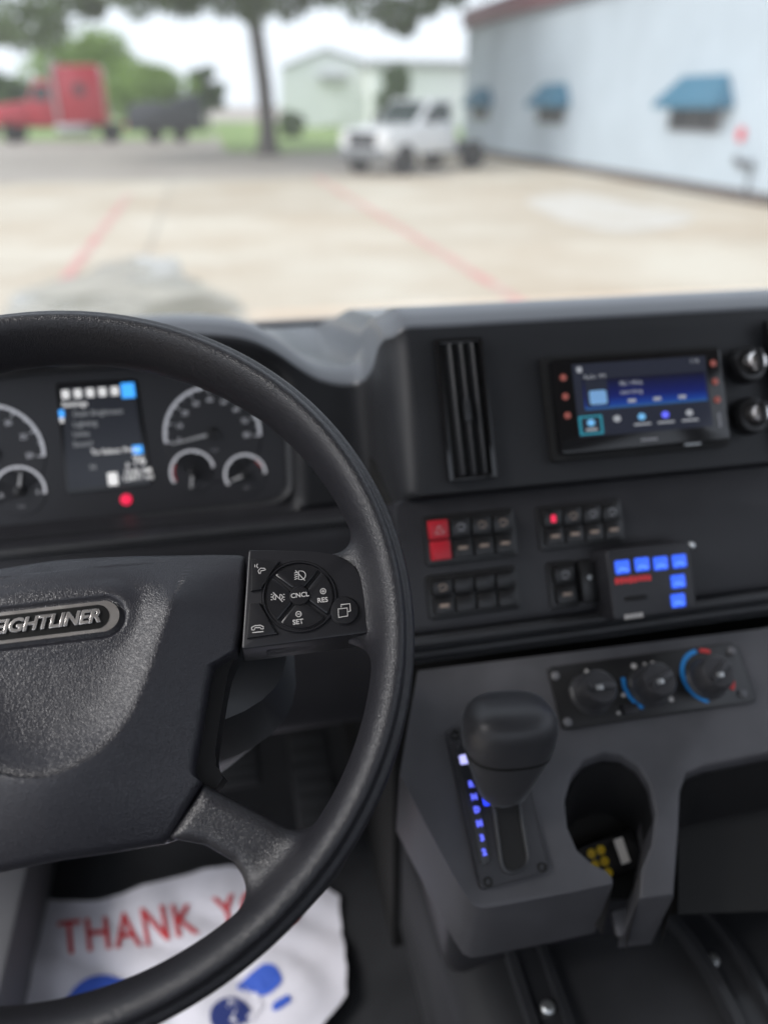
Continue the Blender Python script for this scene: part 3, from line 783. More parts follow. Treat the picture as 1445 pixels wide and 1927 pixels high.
def rbox(a0, b0, a1, b1, mat, lift=.0004, name='screen_mark', r=0.0):
    p, q = rf(a0, b0), rf(a1, b1)
    return obj(name, flat(rrect(p[0], p[1], q[0], q[1], r * .001 + 1e-5, 2), RW + lift), mat, rad, smooth=False)
tag(rbox(.11, .07, .90, .84, M['r_bg'], .0003, 'screen'), 'lit screen of the radio')
rbox(.16, .24, .885, .56, M['r_wave'], .0005)
rbox(.17, .25, .30, .53, M['r_lbl'].copy() if False else M['r_bg'], .0007); rbox(.19, .36, .29, .51, M['r_alb'], .0009, r=2)
rbox(.135, .10, .165, .16, M['r_lbl'], .0007, r=1)
def rt(s, a, b_, size, mat): p = rf(a, b_); return letter(s, size, p[0], p[1], RW + .0011, mat, rad, 'screen_mark', align='LEFT')
rt('Radio  FM', .17, .215, .0055, M['r_lbl']); rt('98.1 MHz', .37, .31, .0062, M['r_lbl']); rt('searching', .37, .40, .0062, M['r_lbl']); rt('1:16', .80, .12, .006, M['r_lbl'])
for a_ in (.41, .56, .71): rbox(a_, .48, a_ + .045, .515, M['r_lbl'], .001)
rbox(.115, .62, .25, .82, M['r_teal'], .0006); rbox(.128, .64, .237, .80, M['r_bg'], .0008); rbox(.16, .66, .205, .73, M['r_cyan'], .001, r=3); rbox(.15, .755, .215, .78, M['r_lbl'], .001)
for a_, mt in ((.335, 'r_lbl'), (.48, 'r_cyan'), (.62, 'r_vio'), (.765, 'r_lbl')):
    rbox(a_ - .022, .64, a_ + .022, .71, M[mt], .0008, r=3)
    if a_ > .4: rbox(a_ - .05, .745, a_ + .05, .765, M['r_lbl'], .0008)
for i in range(3):
    for a_ in (.055, .945):
        p = rf(a_, .20 + .20 * i - (.04 if a_ > .5 else 0)); obj('key', lathe([(.0033, RW - .001), (.0033, RW + .001), (.0003, RW + .0014)], 16, (p[0], p[1], 0)), M['r_key'], rad)
rbox(.46, .91, .56, .935, M['grey'], .0004); rbox(.935, .70, .952, .86, M['grey'], .0004)
rbox(.73, 1.005, .83, 1.02, M['screw'], -.004)

# ------------------------------------------------------------------ two round knobs beside the radio
for i, (x, y, lb) in enumerate(((1411, 684, 'round black knob with bright metal cap, the upper one beside the radio'), (1417, 781, 'round black knob with bright metal cap, the lower one beside the radio'))):
    u, v = UF.uv(x, y, .01)
    kb_ = thing('knob', lb, 'knob', UF.M @ Matrix.Translation((u, v, 0)), 'knobs beside the radio')
    obj('base_ring', lathe([(.019, -.001), (.019, .006), (.0165, .012), (.012, .013), (.012, .006)], 28), M['black'], kb_)
    obj('cap', lathe([(.0105, .006), (.0105, .020), (.0085, .0235), (.0005, .0245)], 24), M['chrome'], kb_)
    obj('grip', bx((0, 0, .025), (.006, .022, .007), .002), M['black'], kb_)

# ------------------------------------------------------------------ switch banks
def bank(name, label, corners, cols, rows, spec, dim=False):
    """corners in the photo: top left, top right, bottom right, bottom left of the bank."""
    P = MF.uvs(corners, .004); u0 = (P[0][0] + P[3][0]) / 2; u1 = (P[1][0] + P[2][0]) / 2; v1 = (P[0][1] + P[1][1]) / 2; v0 = (P[2][1] + P[3][1]) / 2
    t_ = thing('switch_bank', label, 'switch bank', MF.M, 'rocker switch banks on the dash')
    obj('bezel', poly_slab(rrect(u0 - .004, v0 - .004, u1 + .004, v1 + .004, .004), -.002, .003, .0015), M['black'], t_)
    cw_, rh = (u1 - u0) / cols, (v1 - v0) / rows
    for c in range(cols):
        for r in range(rows):
            uc, vc = u0 + cw_ * (c + .5), v1 - rh * (r + .5); sp_ = spec(c, r)
            mat = M['red_sw'] if sp_ == 'red' or sp_ == 'hazard' else M['black']
            sw = obj('switch', bx((0, 0, 0), (cw_ * .9, rh * .92, .009), .0015), mat, t_)
            sw.location = (uc, vc, .005); sw.rotation_euler = (R(4 if r == 0 else -4), 0, 0)
            if sp_ == 'hazard': obj('icon', strokes([[(-.004, -.003), (.004, -.003), (0, .004), (-.004, -.003)]], .0009, .005), M['print'], sw, smooth=False)
            if sp_ in ('mark', 'bar'):
                k = random.random()
                g = bmesh.new()
                if r == 0 or sp_ == 'mark':
                    strokes([[(-.004, .001), (-.001, .004), (.003, .003), (.004, -.001)], [(-.003, -.002), (.003, -.003 + k * .002)]], .0011, .0048, bm=g)
                else: flat([(-.005, -.0012), (.004, -.0016), (.005, .0014), (-.004, .0018)], .0050, g)
                obj('icon', g, M['bronze'] if (r == rows - 1 or k > .5) else M['grey'], sw, smooth=False)
            if sp_ == 'led': obj('icon', poly_slab(rrect(-.0024, -.0036, .0024, .0036, .0015), .004, .0052), M['led_r'], sw)
    return t_
bank('a', 'bank of eight rocker switches with red hazard switch at its end', [(803, 980), (962, 962), (966, 1040), (808, 1058)], 4, 2, lambda c, r: ('hazard' if r == 0 else 'red') if c == 0 else ('mark' if r == 0 else 'bar'))
bank('b', 'bank of eight black rocker switches with one red lamp, above the blue keypad', [(1017, 962), (1163, 944), (1168, 1012), (1023, 1030)], 4, 2, lambda c, r: 'led' if (c, r) == (0, 0) else ('mark' if r == 0 else 'bar'))
bank('c', 'bank of mostly blank black rocker switches below the red hazard switch', [(808, 1092), (968, 1072), (972, 1138), (815, 1160)], 4, 2, lambda c, r: ('mark' if r == 0 else 'bar') if c == 0 else '')
bank('d', 'single narrow pair of rocker switches beside the blue keypad box', [(1038, 1066), (1079, 1061), (1082, 1134), (1042, 1140)], 1, 2, lambda c, r: 'bar')

# ------------------------------------------------------------------ keypad box with blue keys
CW = .034
cp = MF.uvs([(1142, 1034), (1302, 1020), (1307, 1150), (1152, 1168)], CW)
c0, c1 = (cp[0][0] + cp[3][0]) / 2, (cp[1][0] + cp[2][0]) / 2; d1, d0 = (cp[0][1] + cp[1][1]) / 2, (cp[2][1] + cp[3][1]) / 2
kp = thing('keypad_box', 'black control box with six glowing blue keys screwed to the dash', 'control box', MF.M)
obj('case', poly_slab(rrect(c0, d0, c1, d1, .004), .0005, CW, .002, 3), M['panel'], kp)
obj('bracket', bx((c0 - .008, (d0 + d1) / 2 + .004, .006), (.018, (d1 - d0) * .62, .010), .002), M['black'], kp)
M['key_b'] = plain('blue_key', (.04, .12, .8), .35, emit=.6, ecol=(.04, .14, 1))
M['key_c'] = plain('blue_key_light', (.1, .25, .9), .35, emit=.95, ecol=(.12, .3, 1))
for x, y in ((1171, 1067), (1208, 1062), (1243, 1060), (1278, 1056), (1276, 1094), (1276, 1130)):
    u, v = MF.uv(x, y, CW + .001)
    k_ = obj('key', poly_slab(rrect(u - .0072, v - .0063, u + .0072, v + .0063, .0015), CW - .001, CW + .0016, .0008), M['key_b'], kp)
    obj('key_print', strokes([[(u - .005, v - .0035), (u - .002, v - .001), (u + .004, v - .0035)]], .0012, CW + .0017), M['key_c'], k_, smooth=False)
M['red_print'] = plain('red_print', (.55, .03, .04), .5, emit=.12, ecol=(1, .05, .05))
rg = bmesh.new(); random.seed(3)
for i in range(8):
    u, v = MF.uv(1160 + i * 8.6, 1093 - i * .9, CW); h = .0028
    flat([(u - .0019, v - h + random.uniform(-.001, .001)), (u + .0018, v - h), (u + .0017, v + h + random.uniform(-.001, .0005)), (u - .0018, v + h)], CW + .0004, rg)
obj('red_lettering', rg, M['red_print'], kp, smooth=False)
wg = bmesh.new()
for i in range(5):
    u, v = MF.uv(1177 + i * 7.2, 1161 - i * 1.0, CW); flat([(u - .0014, v - .0022), (u + .0014, v - .002), (u + .0013, v + .0022), (u - .0015, v + .002)], CW + .0004, wg)
obj('white_lettering', wg, M['print'], kp, smooth=False)
u, v = MF.uv(1195, 1125, CW); obj('slider', bx((u, v, CW + .001), (.022, .004, .003), .001), M['gap'], kp)
for x, y, hh in ((1107, 1086, .008), (1300, 1026, .03)):
    u, v = MF.uv(x, y, hh); obj('screw', lathe([(.0034, hh - .006), (.0034, hh + .0015), (.0022, hh + .003), (.0003, hh + .0032)], 16, (u, v, 0)), M['screw'], kp)

# ------------------------------------------------------------------ centre console below the stack
con = thing('centre_console', 'dark grey plastic console with oval cup holder under the dash', 'console', LF.M)
lp = [(786, 1262), (1445, 1176), (1760, 1132), (1800, 1345), (1600, 1388), (1445, 1417), (1325, 1440), (1292, 1455), (1280, 1490), (1277, 1560), (1268, 1685), (1202, 1692), (1206, 1636), (1226, 1585), (1233, 1530), (1222, 1475), (1200, 1440), (1168, 1419), (1135, 1416), (1100, 1430), (1076, 1460), (1063, 1505), (1068, 1555), (1086, 1598), (1116, 1625), (1140, 1636), (1153, 1650), (1154, 1662), (1080, 1678), (935, 1706), (905, 1710), (888, 1702), (875, 1682), (852, 1645), (790, 1530), (752, 1458), (770, 1350)]
lpts = LF.uvs(lp)
dn = lambda d: Vector((0, -LF.ey.z * d, -LF.en.z * d))
def console_shell():
    """Solid under the console outline; the front and outer edges are rolled more softly than the cup holder lip."""
    bm = poly_slab(lpts, 0, 0, 0, vec=dn(.085) + Vector((0, LF.ey.y * .012, LF.en.y * .012)))
    bm.verts.ensure_lookup_table(); n = len(lpts)
    area = sum(lpts[i][0] * lpts[(i + 1) % n][1] - lpts[(i + 1) % n][0] * lpts[i][1] for i in range(n))
    ordr = list(range(n)) if area > 0 else list(range(n))[::-1]
    idx = {k: bm.verts[j] for j, k in enumerate(ordr)}; low = {k: bm.verts[n + j] for j, k in enumerate(ordr)}
    soft, crisp, up = [], [], []
    for k in range(n):
        e = bm.edges.get((idx[k], idx[(k + 1) % n])); (soft if 28 <= k <= 36 or k == n - 1 else crisp).append(e)
        if 29 <= k <= 35: up.append(bm.edges.get((idx[k], low[k])))
    bmesh.ops.bevel(bm, geom=soft, offset=.017, offset_type='OFFSET', segments=6, profile=.5, affect='EDGES', clamp_overlap=True)
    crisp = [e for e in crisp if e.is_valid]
    bmesh.ops.bevel(bm, geom=crisp, offset=.007, offset_type='OFFSET', segments=4, profile=.5, affect='EDGES', clamp_overlap=True)
    return bm
obj('top_panel', console_shell(), M['console'], con, ang=50)
def inner_skin(pix, inset, name):  # near-black ribbon: shade painted over the console's own plastic walls
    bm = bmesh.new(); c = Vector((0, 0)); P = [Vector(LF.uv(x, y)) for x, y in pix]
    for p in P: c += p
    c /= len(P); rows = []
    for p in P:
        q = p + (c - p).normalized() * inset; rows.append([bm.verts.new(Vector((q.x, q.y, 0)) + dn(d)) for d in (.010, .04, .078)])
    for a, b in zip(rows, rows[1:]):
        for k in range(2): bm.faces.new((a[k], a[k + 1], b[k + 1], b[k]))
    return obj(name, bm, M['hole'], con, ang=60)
M['hole'] = plain('painted_shade', (.008, .008, .009), .6)  # recess shade put into the base colour
inner_skin(lp[11:28], .0012, 'cup_holder_shade')
inner_skin([(1800, 1345), (1600, 1388), (1445, 1417), (1325, 1440), (1292, 1455), (1280, 1490), (1277, 1560), (1268, 1685)], .0012, 'pocket_shade')
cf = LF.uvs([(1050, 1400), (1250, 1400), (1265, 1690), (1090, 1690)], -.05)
obj('cup_holder_floor', poly_slab(cf, -.10, -.066, 0), M['gap'], con)  # floor and wall blackened to carry the cup holder's shade
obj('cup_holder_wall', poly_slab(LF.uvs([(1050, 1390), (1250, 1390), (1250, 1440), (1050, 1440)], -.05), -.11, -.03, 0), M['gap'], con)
obj('pocket_back', poly_slab(LF.uvs([(1284, 1440), (1780, 1330), (1800, 1700), (1284, 1720)], -.07), -.12, -.08, 0), M['gap'], con)  # black colour stands in for the shade inside the pocket
sk = bmesh.new(); box(sk, rel(.46, .53, -.735), (.60, .18, .11), .02, 3); wobj('lower_skirt', sk, M['panel'], con)
obj('drop_tab', bx((*LF.uv(1172, 1735, -.06), -.06), (.02, .022, .01), .003), M['console'], con)

# keypad fob lying in the cup holder
fob = thing('key_fob', 'small black remote with yellow buttons lying in the cup holder', 'remote', LF.M)
FWD = -.050
u, v = LF.uv(1150, 1612, FWD)
fo = obj('case', bx((0, 0, 0), (.062, .036, .014), .004, 3), M['gloss'], fob); fo.location = (u, v, FWD - .008); fo.rotation_euler = (R(12), 0, R(8))
M['yel'] = plain('yellow_key', (.75, .5, .01), .5)
for i in range(2):
    for j in range(3):
        k_ = obj('button', lathe([(.0042, .006), (.0042, .0085), (.0003, .0092)], 12, (-.018 + i * .010, .010 - j * .010, 0)), M['yel'], fo)
obj('label_patch', bx((.012, .003, .0072), (.009, .022, .0006)), M['print'], fo)

# ------------------------------------------------------------------ climate panel
hv = thing('climate_panel', 'black climate control panel with three round knobs and blue arcs', 'climate panel', LF.M)
hp = LF.uvs([(1030, 1256), (1384, 1208), (1424, 1320), (1060, 1373)], .004)
obj('plate', poly_slab(round_poly(hp, .005, 4), 0, .004, .0015), M['black'], hv)
M['blue_print'] = plain('blue_print', (.02, .28, .75), .5)
M['red_mark'] = plain('red_mark', (.7, .05, .05), .5)
for i, (x, y, pa) in enumerate(((1118, 1301, 175), (1228, 1287, 200), (1336, 1273, 215))):
    u, v = LF.uv(x, y, .014)
    kn_ = obj('knob', lathe([(.0205, .0035), (.0205, .007), (.0185, .009), (.0170, .027), (.0145, .0305), (.0005, .031)], 32, (u, v, 0)), M['knob'], hv)
    a = R(pa); g = bx((u, v, .0325), (.026, .006, .006), .002); bmesh.ops.rotate(g, cent=(u, v, 0), matrix=Matrix.Rotation(a, 3, 'Z'), verts=g.verts)
    obj('grip', g, M['knob'], kn_)
    pu, pv = u + .004 * math.cos(a), v + .004 * math.sin(a)
    obj('pointer', bx((pu, pv - .002, .0358), (.0065, .0042, .001), .0004), M['screw'], kn_)
    u2, v2 = LF.uv(x - 6, y - 1, .004)
    if i == 2:
        obj('temperature_arc', strokes([arc(u2, v2, .0255, 95, 250, 24)], .0042, .0043), M['blue_print'], hv, smooth=False)
        obj('temperature_arc', strokes([arc(u2, v2, .0255, 62, 86, 6)], .0036, .0043), M['red_mark'], hv, smooth=False)
        obj('temperature_arc', strokes([arc(u2, v2, .0255, -40, -20, 6)], .0042, .0043), M['red_mark'], hv, smooth=False)
    if i == 1: obj('vent_arc', strokes([arc(u2, v2, .0265, 160, 235, 14)], .0036, .0043), M['blue_print'], hv, smooth=False)
g = bmesh.new()
for x, y, s in ((1076, 1298, 7), (1078, 1316, 5), (1085, 1280, 3), (1103, 1264, 5), (1090, 1272, 3), (1120, 1266, 3), (1134, 1270, 3.5), (1153, 1301, 4), (1192, 1254, 7), (1212, 1250, 4), (1228, 1250, 7), (1262, 1316, 6), (1268, 1283, 4), (1172, 1308, 5), (1163, 1342, 4)):
    u, v = LF.uv(x, y, .004); flat(circle(u, v, s * .00042, 8), .0044, g)
obj('symbols', g, M['print'], hv, smooth=False)
u, v = LF.uv(1186, 1334, .006); obj('push_button', bx((u, v, .005), (.016, .009, .005), .0015), M['panel'], hv)
for x, y in ((1045, 1272), (1068, 1359), (1376, 1225), (1398, 1305)):
    u, v = LF.uv(x, y, .005); obj('screw', lathe([(.0042, .0035), (.0042, .0055), (.0028, .0068), (.0003, .007)], 14, (u, v, 0)), M['trim'], hv)

# ------------------------------------------------------------------ gear selector
gs = thing('gear_selector', 'gear selector with rounded black knob and blue lit positions', 'gear selector', LF.M)
gp = round_poly(LF.uvs([(838, 1374), (965, 1348), (1034, 1640), (904, 1677)], .006), .006, 4)
obj('gate_plate', poly_slab(gp, 0, .006, .0018), M['panel'], gs)
sl = round_poly(LF.uvs([(915, 1420), (958, 1412), (996, 1632), (945, 1648)], .006), .012, 5)
obj('slot', poly_slab(sl, .004, .0064, 0), M['gap'], gs)
sr = bmesh.new(); tube([(a_[0], a_[1], .0062) for a_ in sl + sl[:1]], .0018, 8, sr, cap=False); obj('slot_rim', sr, M['dash'], gs)
li = LF.uvs([(856, 1405), (880, 1400), (925, 1620), (905, 1632)], .007); obj('indicator_strip', poly_slab(round_poly(li, .006, 4), .005, .0074, .0008), M['dash'], gs)
M['led_b'] = plain('blue_lamp', (.1, .12, .7), .4, emit=.8, ecol=(.12, .15, 1))
M['led_l'] = plain('pale_lamp', (.4, .4, .8), .4, emit=.8, ecol=(.5, .5, 1))
for k, (x, y) in enumerate(((873, 1429), (886, 1476), (892, 1500), (897, 1524), (902, 1550), (907, 1577), (911, 1604))):
    u, v = LF.uv(x, y, .0078); s = .0028 if k else .004
    if k == 0: obj('position_lamp', flat(rrect(u - s, v - s, u + s, v + s, .001), .0078), M['led_l'], gs, smooth=False)
    else: letter('RNDM321'[k - 1], .0066, u, v, .0078, M['led_b'], gs, 'position_lamp', offset=.0005)
for x, y in ((856, 1383), (918, 1660), (1020, 1632)):
    u, v = LF.uv(x, y, .006); obj('screw', lathe([(.004, .005), (.004, .0068), (.0024, .0068), (.0022, .0052), (.0003, .005)], 14, (u, v, 0)), M['gap'], gs)
b0 = Vector((*LF.uv(952, 1490, .0), .0)); 
def kpt(x, y, w_): return Vector((*LF.uv(x, y, w_), w_))
ka, kc = kpt(942, 1490, .03), kpt(961, 1346, .088)
dirn = (kc - ka).normalized(); sx = Vector((1, 0, 0)); sx = (sx - dirn * sx.dot(dirn)).normalized(); sy = dirn.cross(sx)
def ks(t, a_, b_, off=0.0): return (ka + (kc - ka) * t + sy * off, a_, b_, sx, sy)
obj('lever', tube([b0 + Vector((0, 0, -.01)), ka], [.011, .013], 12), M['gap'], gs)
obj('knob', loft([ks(-.05, .014, .014), ks(.02, .0195, .019), ks(.22, .0255, .023), ks(.42, .0315, .026), ks(.6, .0362, .0285), ks(.76, .0382, .0305), ks(.92, .0385, .0305), ks(1.03, .0362, .028), ks(1.11, .031, .023), ks(1.16, .022, .015), ks(1.18, .009, .006)], 36, 2.6), M['knob'], gs, ang=60)
cl = bmesh.new(); loft([ks(.58, .0360, .0284), ks(.60, .0366, .0289), ks(.62, .0370, .0290)], 36, 2.6, cl, cap=False); obj('collar', cl, M['gap'], gs)
pb = kpt(915, 1499, .034); obj('release_button', bx(pb, (.006, .014, .012), .002), plain('blue_button', (.02, .05, .8), .4, emit=.9, ecol=(.02, .05, 1)), gs)

# ------------------------------------------------------------------ cab floor: engine cover, trims, pedals, paper mat
eng = thing('engine_cover', 'low dark rubber covered tunnel with screwed trim strips on the cab floor', 'engine cover', rel(.45, .5, -1.03))
TZ = -.76
wobj('cover', bx(rel(.62, .45, -.90), (.92, 1.3, .27), .05, 4), M['carpet'], eng)
def strip(pts, wd, ht, name):
    P = [at_z(x, y, CAM_Z + TZ) for x, y in pts]; bm = bmesh.new(); rows = []
    for i, p in enumerate(P):
        d = (P[min(i + 1, len(P) - 1)] - P[max(i - 1, 0)]); d.z = 0; d.normalize(); nrm = Vector((d.y, -d.x, 0))
        rows.append([bm.verts.new(p + nrm * (wd * a_) + Vector((0, 0, h_))) for a_, h_ in ((-1, -.004), (-.95, ht), (-.6, ht * 1.15), (-.5, ht * .35), (.5, ht * .35), (.6, ht * 1.15), (.95, ht), (1, -.004))])
    for a_, b_ in zip(rows, rows[1:]):
        for k in range(7): bm.faces.new((a_[k], a_[k + 1], b_[k + 1], b_[k]))
    return wobj(name, bm, M['dash'], eng, ang=60)
strip([(1200, 1640), (1265, 1700), (1320, 1760), (1365, 1825), (1420, 1930), (1470, 2060)], .024, .012, 'trim_strip')
strip([(985, 1780), (1008, 1850), (1035, 1927), (1070, 2040)], .022, .009, 'trim_strip')
for x, y in ((1030, 1896), (1340, 1806)):
    p = at_z(x, y, CAM_Z + TZ + .006); wobj('screw', lathe([(.0068, -.002), (.0068, .001), (.0045, .0035), (.0004, .004)], 16, p), M['screw'], eng)
def pedal(name, label, cpt, w_, h_, tilt, ribs):
    t_ = thing(name, label, 'pedal', Matrix.Translation(cpt) @ Matrix.Rotation(R(tilt), 4, 'X'))
    obj('pad', bx((0, 0, 0), (w_, h_, .016), .005, 3), M['rubber'], t_)
    for k in range(ribs): obj('rib', bx((0, -h_ / 2 + h_ * (k + .7) / (ribs + .4), .0095), (w_ * .86, h_ / ribs * .4, .005), .0015), M['rubber'], t_)
    obj('arm', tube([(0, h_ * .3, -.01), (0, h_ * .55, -.05), (0, h_ * .9, -.12)], .008, 8), M['black'], t_)
pedal('accelerator_pedal', 'ribbed grey accelerator pedal seen through the wheel spokes', at_y(590, 1475, .84), .062, .16, 42, 7)
pedal('brake_pedal', 'small grey brake pedal half hidden behind the steering column', at_y(440, 1440, .84), .075, .065, 48, 4)
wobj('kick_panel', bx(at_z(10, 1790, FLOOR + .08) + Vector((-.06, .05, -.02)), (.16, .45, .12), .01), M['trim'], cab)

M['paper'] = plain('white_paper', (.80, .79, .86), .8, var=.09, vscale=18, bump=.3, bscale=60)
M['paper_red'] = plain('red_ink', (.6, .05, .06), .7, var=.12, vscale=120)
M['paper_blue'] = plain('blue_ink', (.05, .13, .62), .7, var=.08, vscale=60)
M['paper_pink'] = plain('pink_ink', (.75, .5, .46), .8)
matc = at_z(330, 1800, FLOOR)
pm_ = thing('paper_floor_mat', 'white paper floor mat with red THANK YOU lettering and blue picture', 'floor mat', Matrix.Translation(Vector((matc.x, matc.y, FLOOR))))
def wave(x, y): return .012 + .005 * math.sin(x * 17 + y * 6) + .004 * math.sin(y * 26 - x * 9) + .008 * abs(math.sin(x * 11 - y * 15 + .6)) + .005 * abs(math.sin(x * 31 + y * 13 + 2 * math.sin(y * 20))) - .003 * abs(math.sin(x * 23 + y * 9)) + .02 * max(0, y - .03)
edge = [(75, 1692), (150, 1697), (250, 1682), (345, 1660), (440, 1638), (560, 1655), (640, 1682), (652, 1890), (600, 1960), (480, 2010), (200, 2040), (-60, 2020), (-10, 1900), (30, 1760)]
E2 = [(at_z(x, y, FLOOR + .012) - matc) for x, y in edge]
pgrid = bmesh.new(); ring_ = resample([(p.x, p.y) for p in E2] + [(E2[0].x, E2[0].y)], 97)[:-1]; rows = []
cxy = (sum(p[0] for p in ring_) / 96, sum(p[1] for p in ring_) / 96)
ring_ = [(p[0] + .002 * math.sin(i * .5) + .001 * math.sin(i * 2.3 + 1), p[1] + .002 * math.cos(i * .4) + .001 * math.sin(i * 1.9)) for i, p in enumerate(ring_)]
for k in range(1, 25):
    t_ = k / 24; rows.append([pgrid.verts.new((cxy[0] + (p[0] - cxy[0]) * t_, cxy[1] + (p[1] - cxy[1]) * t_, wave(cxy[0] + (p[0] - cxy[0]) * t_, cxy[1] + (p[1] - cxy[1]) * t_))) for p in ring_])
for a_, b_ in zip(rows, rows[1:]):
    for k in range(96): pgrid.faces.new((a_[k], a_[(k + 1) % 96], b_[(k + 1) % 96], b_[k]))
pgrid.faces.new(rows[0])
obj('sheet', pgrid, M['paper'], pm_, ang=80)
def on_mat(me_or_bm, name, mat):
    if isinstance(me_or_bm, bmesh.types.BMesh):
        bmesh.ops.triangulate(me_or_bm, faces=me_or_bm.faces)
        for _ in range(2): bmesh.ops.subdivide_edges(me_or_bm, edges=[e for e in me_or_bm.edges if e.calc_length() > .012], cuts=1)
        for v_ in me_or_bm.verts: v_.co.z = wave(v_.co.x, v_.co.y) + .0022
        return obj(name, me_or_bm, mat, pm_, smooth=False)
    for v_ in me_or_bm.vertices: v_.co.z = wave(v_.co.x, v_.co.y) + .0022
    return meshobj(name, me_or_bm, mat, pm_)
def mp2(x, y): p = at_z(x, y, FLOOR + .012) - matc; return Vector((p.x, p.y))
t0, t1, t2 = mp2(116, 1806), mp2(378, 1768), mp2(112, 1742)
me = text_mesh('THANK YOU', .06, 0, offset=.0006, spacing=1.12, align='LEFT')
vx = [v_.co.x for v_ in me.vertices]; vy = [v_.co.y for v_ in me.vertices]; x0_, y0_ = min(vx), min(vy); hh_ = max(vy) - y0_
k1_ = text_mesh('THANK', .06, 0, offset=.0006, spacing=1.12, align='LEFT'); kx = [v_.co.x for v_ in k1_.vertices]; wk = max(kx) - min(kx)
for v_ in me.vertices:
    fx = (v_.co.x - x0_) / wk; q = t0 + (t1 - t0) * (fx + (.05 if fx > 1.02 else 0)) + (t2 - t0) * ((v_.co.y - y0_) / hh_); v_.co.x, v_.co.y = q.x, q.y
bm_t = bmesh.new(); bm_t.from_mesh(me); on_mat(bm_t, 'lettering', M['paper_red'])
on_mat(flat(round_poly([mp2(*p) for p in ((118, 1895), (140, 1865), (170, 1842), (200, 1832), (225, 1837), (245, 1852), (270, 1900), (240, 1960), (110, 1960))], .03, 4), 0), 'picture', M['paper_blue'])
on_mat(flat(round_poly([mp2(*p) for p in ((440, 1866), (470, 1840), (500, 1820), (520, 1825), (537, 1857), (500, 1884), (470, 1872))], .03, 4), 0), 'picture', M['paper_blue'])
on_mat(flat(round_poly([mp2(*p) for p in ((512, 1900), (545, 1884), (551, 1900), (516, 1920))], .03, 4), 0), 'picture', M['paper_blue'])
on_mat(flat(round_poly([mp2(*p) for p in ((395, 1905), (430, 1880), (465, 1890), (480, 1927), (400, 1950))], .03, 4), 0), 'picture', plain('navy_ink', (.03, .05, .22), .7))
on_mat(strokes([[mp2(455, 1870), mp2(480, 1880), mp2(490, 1900), mp2(470, 1925)], [mp2(420, 1890), mp2(450, 1905), mp2(440, 1930)]], .010, 0), 'picture', M['paper'])

# ================================================================== outdoors
def dirt_mat(name, c1, c2, scale, rough=.85, rnd=0.0, stain=None):
    """Weathered ground: two tones in broad patches, fine speckle, a slight tint per slab."""
    m, t, b = nmat(name); b.inputs['Roughness'].default_value = rough
    tc = t.nodes.new('ShaderNodeNewGeometry')
    n1 = t.nodes.new('ShaderNodeTexNoise'); n1.inputs['Scale'].default_value = scale; n1.inputs['Detail'].default_value = 8; n1.inputs['Roughness'].default_value = .62
    n2 = t.nodes.new('ShaderNodeTexNoise'); n2.inputs['Scale'].default_value = 30; n2.inputs['Detail'].default_value = 4
    t.links.new(tc.outputs['Position'], n1.inputs['Vector']); t.links.new(tc.outputs['Position'], n2.inputs['Vector'])
    r = t.nodes.new('ShaderNodeMapRange'); r.inputs['From Min'].default_value = .36; r.inputs['From Max'].default_value = .64; t.links.new(n1.outputs['Fac'], r.inputs['Value'])
    x = t.nodes.new('ShaderNodeMix'); x.data_type = 'RGBA'; x.inputs['A'].default_value = rgb(c1); x.inputs['B'].default_value = rgb(c2); t.links.new(r.outputs['Result'], x.inputs['Factor'])
    y = t.nodes.new('ShaderNodeMix'); y.data_type = 'RGBA'; y.blend_type = 'MULTIPLY'; y.inputs['Factor'].default_value = 1; t.links.new(x.outputs['Result'], y.inputs['A'])
    r2 = t.nodes.new('ShaderNodeMapRange'); r2.inputs['To Min'].default_value = .82; r2.inputs['To Max'].default_value = 1.18; t.links.new(n2.outputs['Fac'], r2.inputs['Value']); t.links.new(r2.outputs['Result'], y.inputs['B'])
    last = y
    if rnd:
        oi = t.nodes.new('ShaderNodeObjectInfo'); r3 = t.nodes.new('ShaderNodeMapRange'); r3.inputs['To Min'].default_value = 1 - rnd; r3.inputs['To Max'].default_value = 1 + rnd
        z = t.nodes.new('ShaderNodeMix'); z.data_type = 'RGBA'; z.blend_type = 'MULTIPLY'; z.inputs['Factor'].default_value = 1
        t.links.new(oi.outputs['Random'], r3.inputs['Value']); t.links.new(y.outputs['Result'], z.inputs['A']); t.links.new(r3.outputs['Result'], z.inputs['B']); last = z
    t.links.new(last.outputs['Result'], b.inputs['Base Color'])
    bp = t.nodes.new('ShaderNodeBump'); bp.inputs['Strength'].default_value = .25; bp.inputs['Distance'].default_value = .01; t.links.new(n2.outputs['Fac'], bp.inputs['Height']); t.links.new(bp.outputs['Normal'], b.inputs['Normal'])
    return m
M['ground'] = dirt_mat('old_asphalt', (.33, .295, .26), (.41, .37, .325), .35)
M['slab'] = dirt_mat('concrete', (.56, .51, .42), (.45, .37, .275), .33, rnd=.08)
M['lawn'] = dirt_mat('lawn_grass', (.16, .25, .07), (.24, .32, .10), .5)
M['pale'] = dirt_mat('washed_concrete', (.60, .575, .53), (.53, .485, .415), .8)
M['redline'] = dirt_mat('worn_red_paint', (.60, .22, .21), (.52, .42, .35), 1.1)
M['water'] = plain('puddle_water', (.36, .335, .28), .2, spec=.5, var=.22, vscale=.9)
_t = M['water'].node_tree; _r = [n for n in _t.nodes if n.type == 'MAP_RANGE'][1]; _r.inputs['From Min'].default_value = .42; _r.inputs['From Max'].default_value = .58; _r.inputs['To Min'].default_value = .05; _r.inputs['To Max'].default_value = .5      # standing water between damp concrete
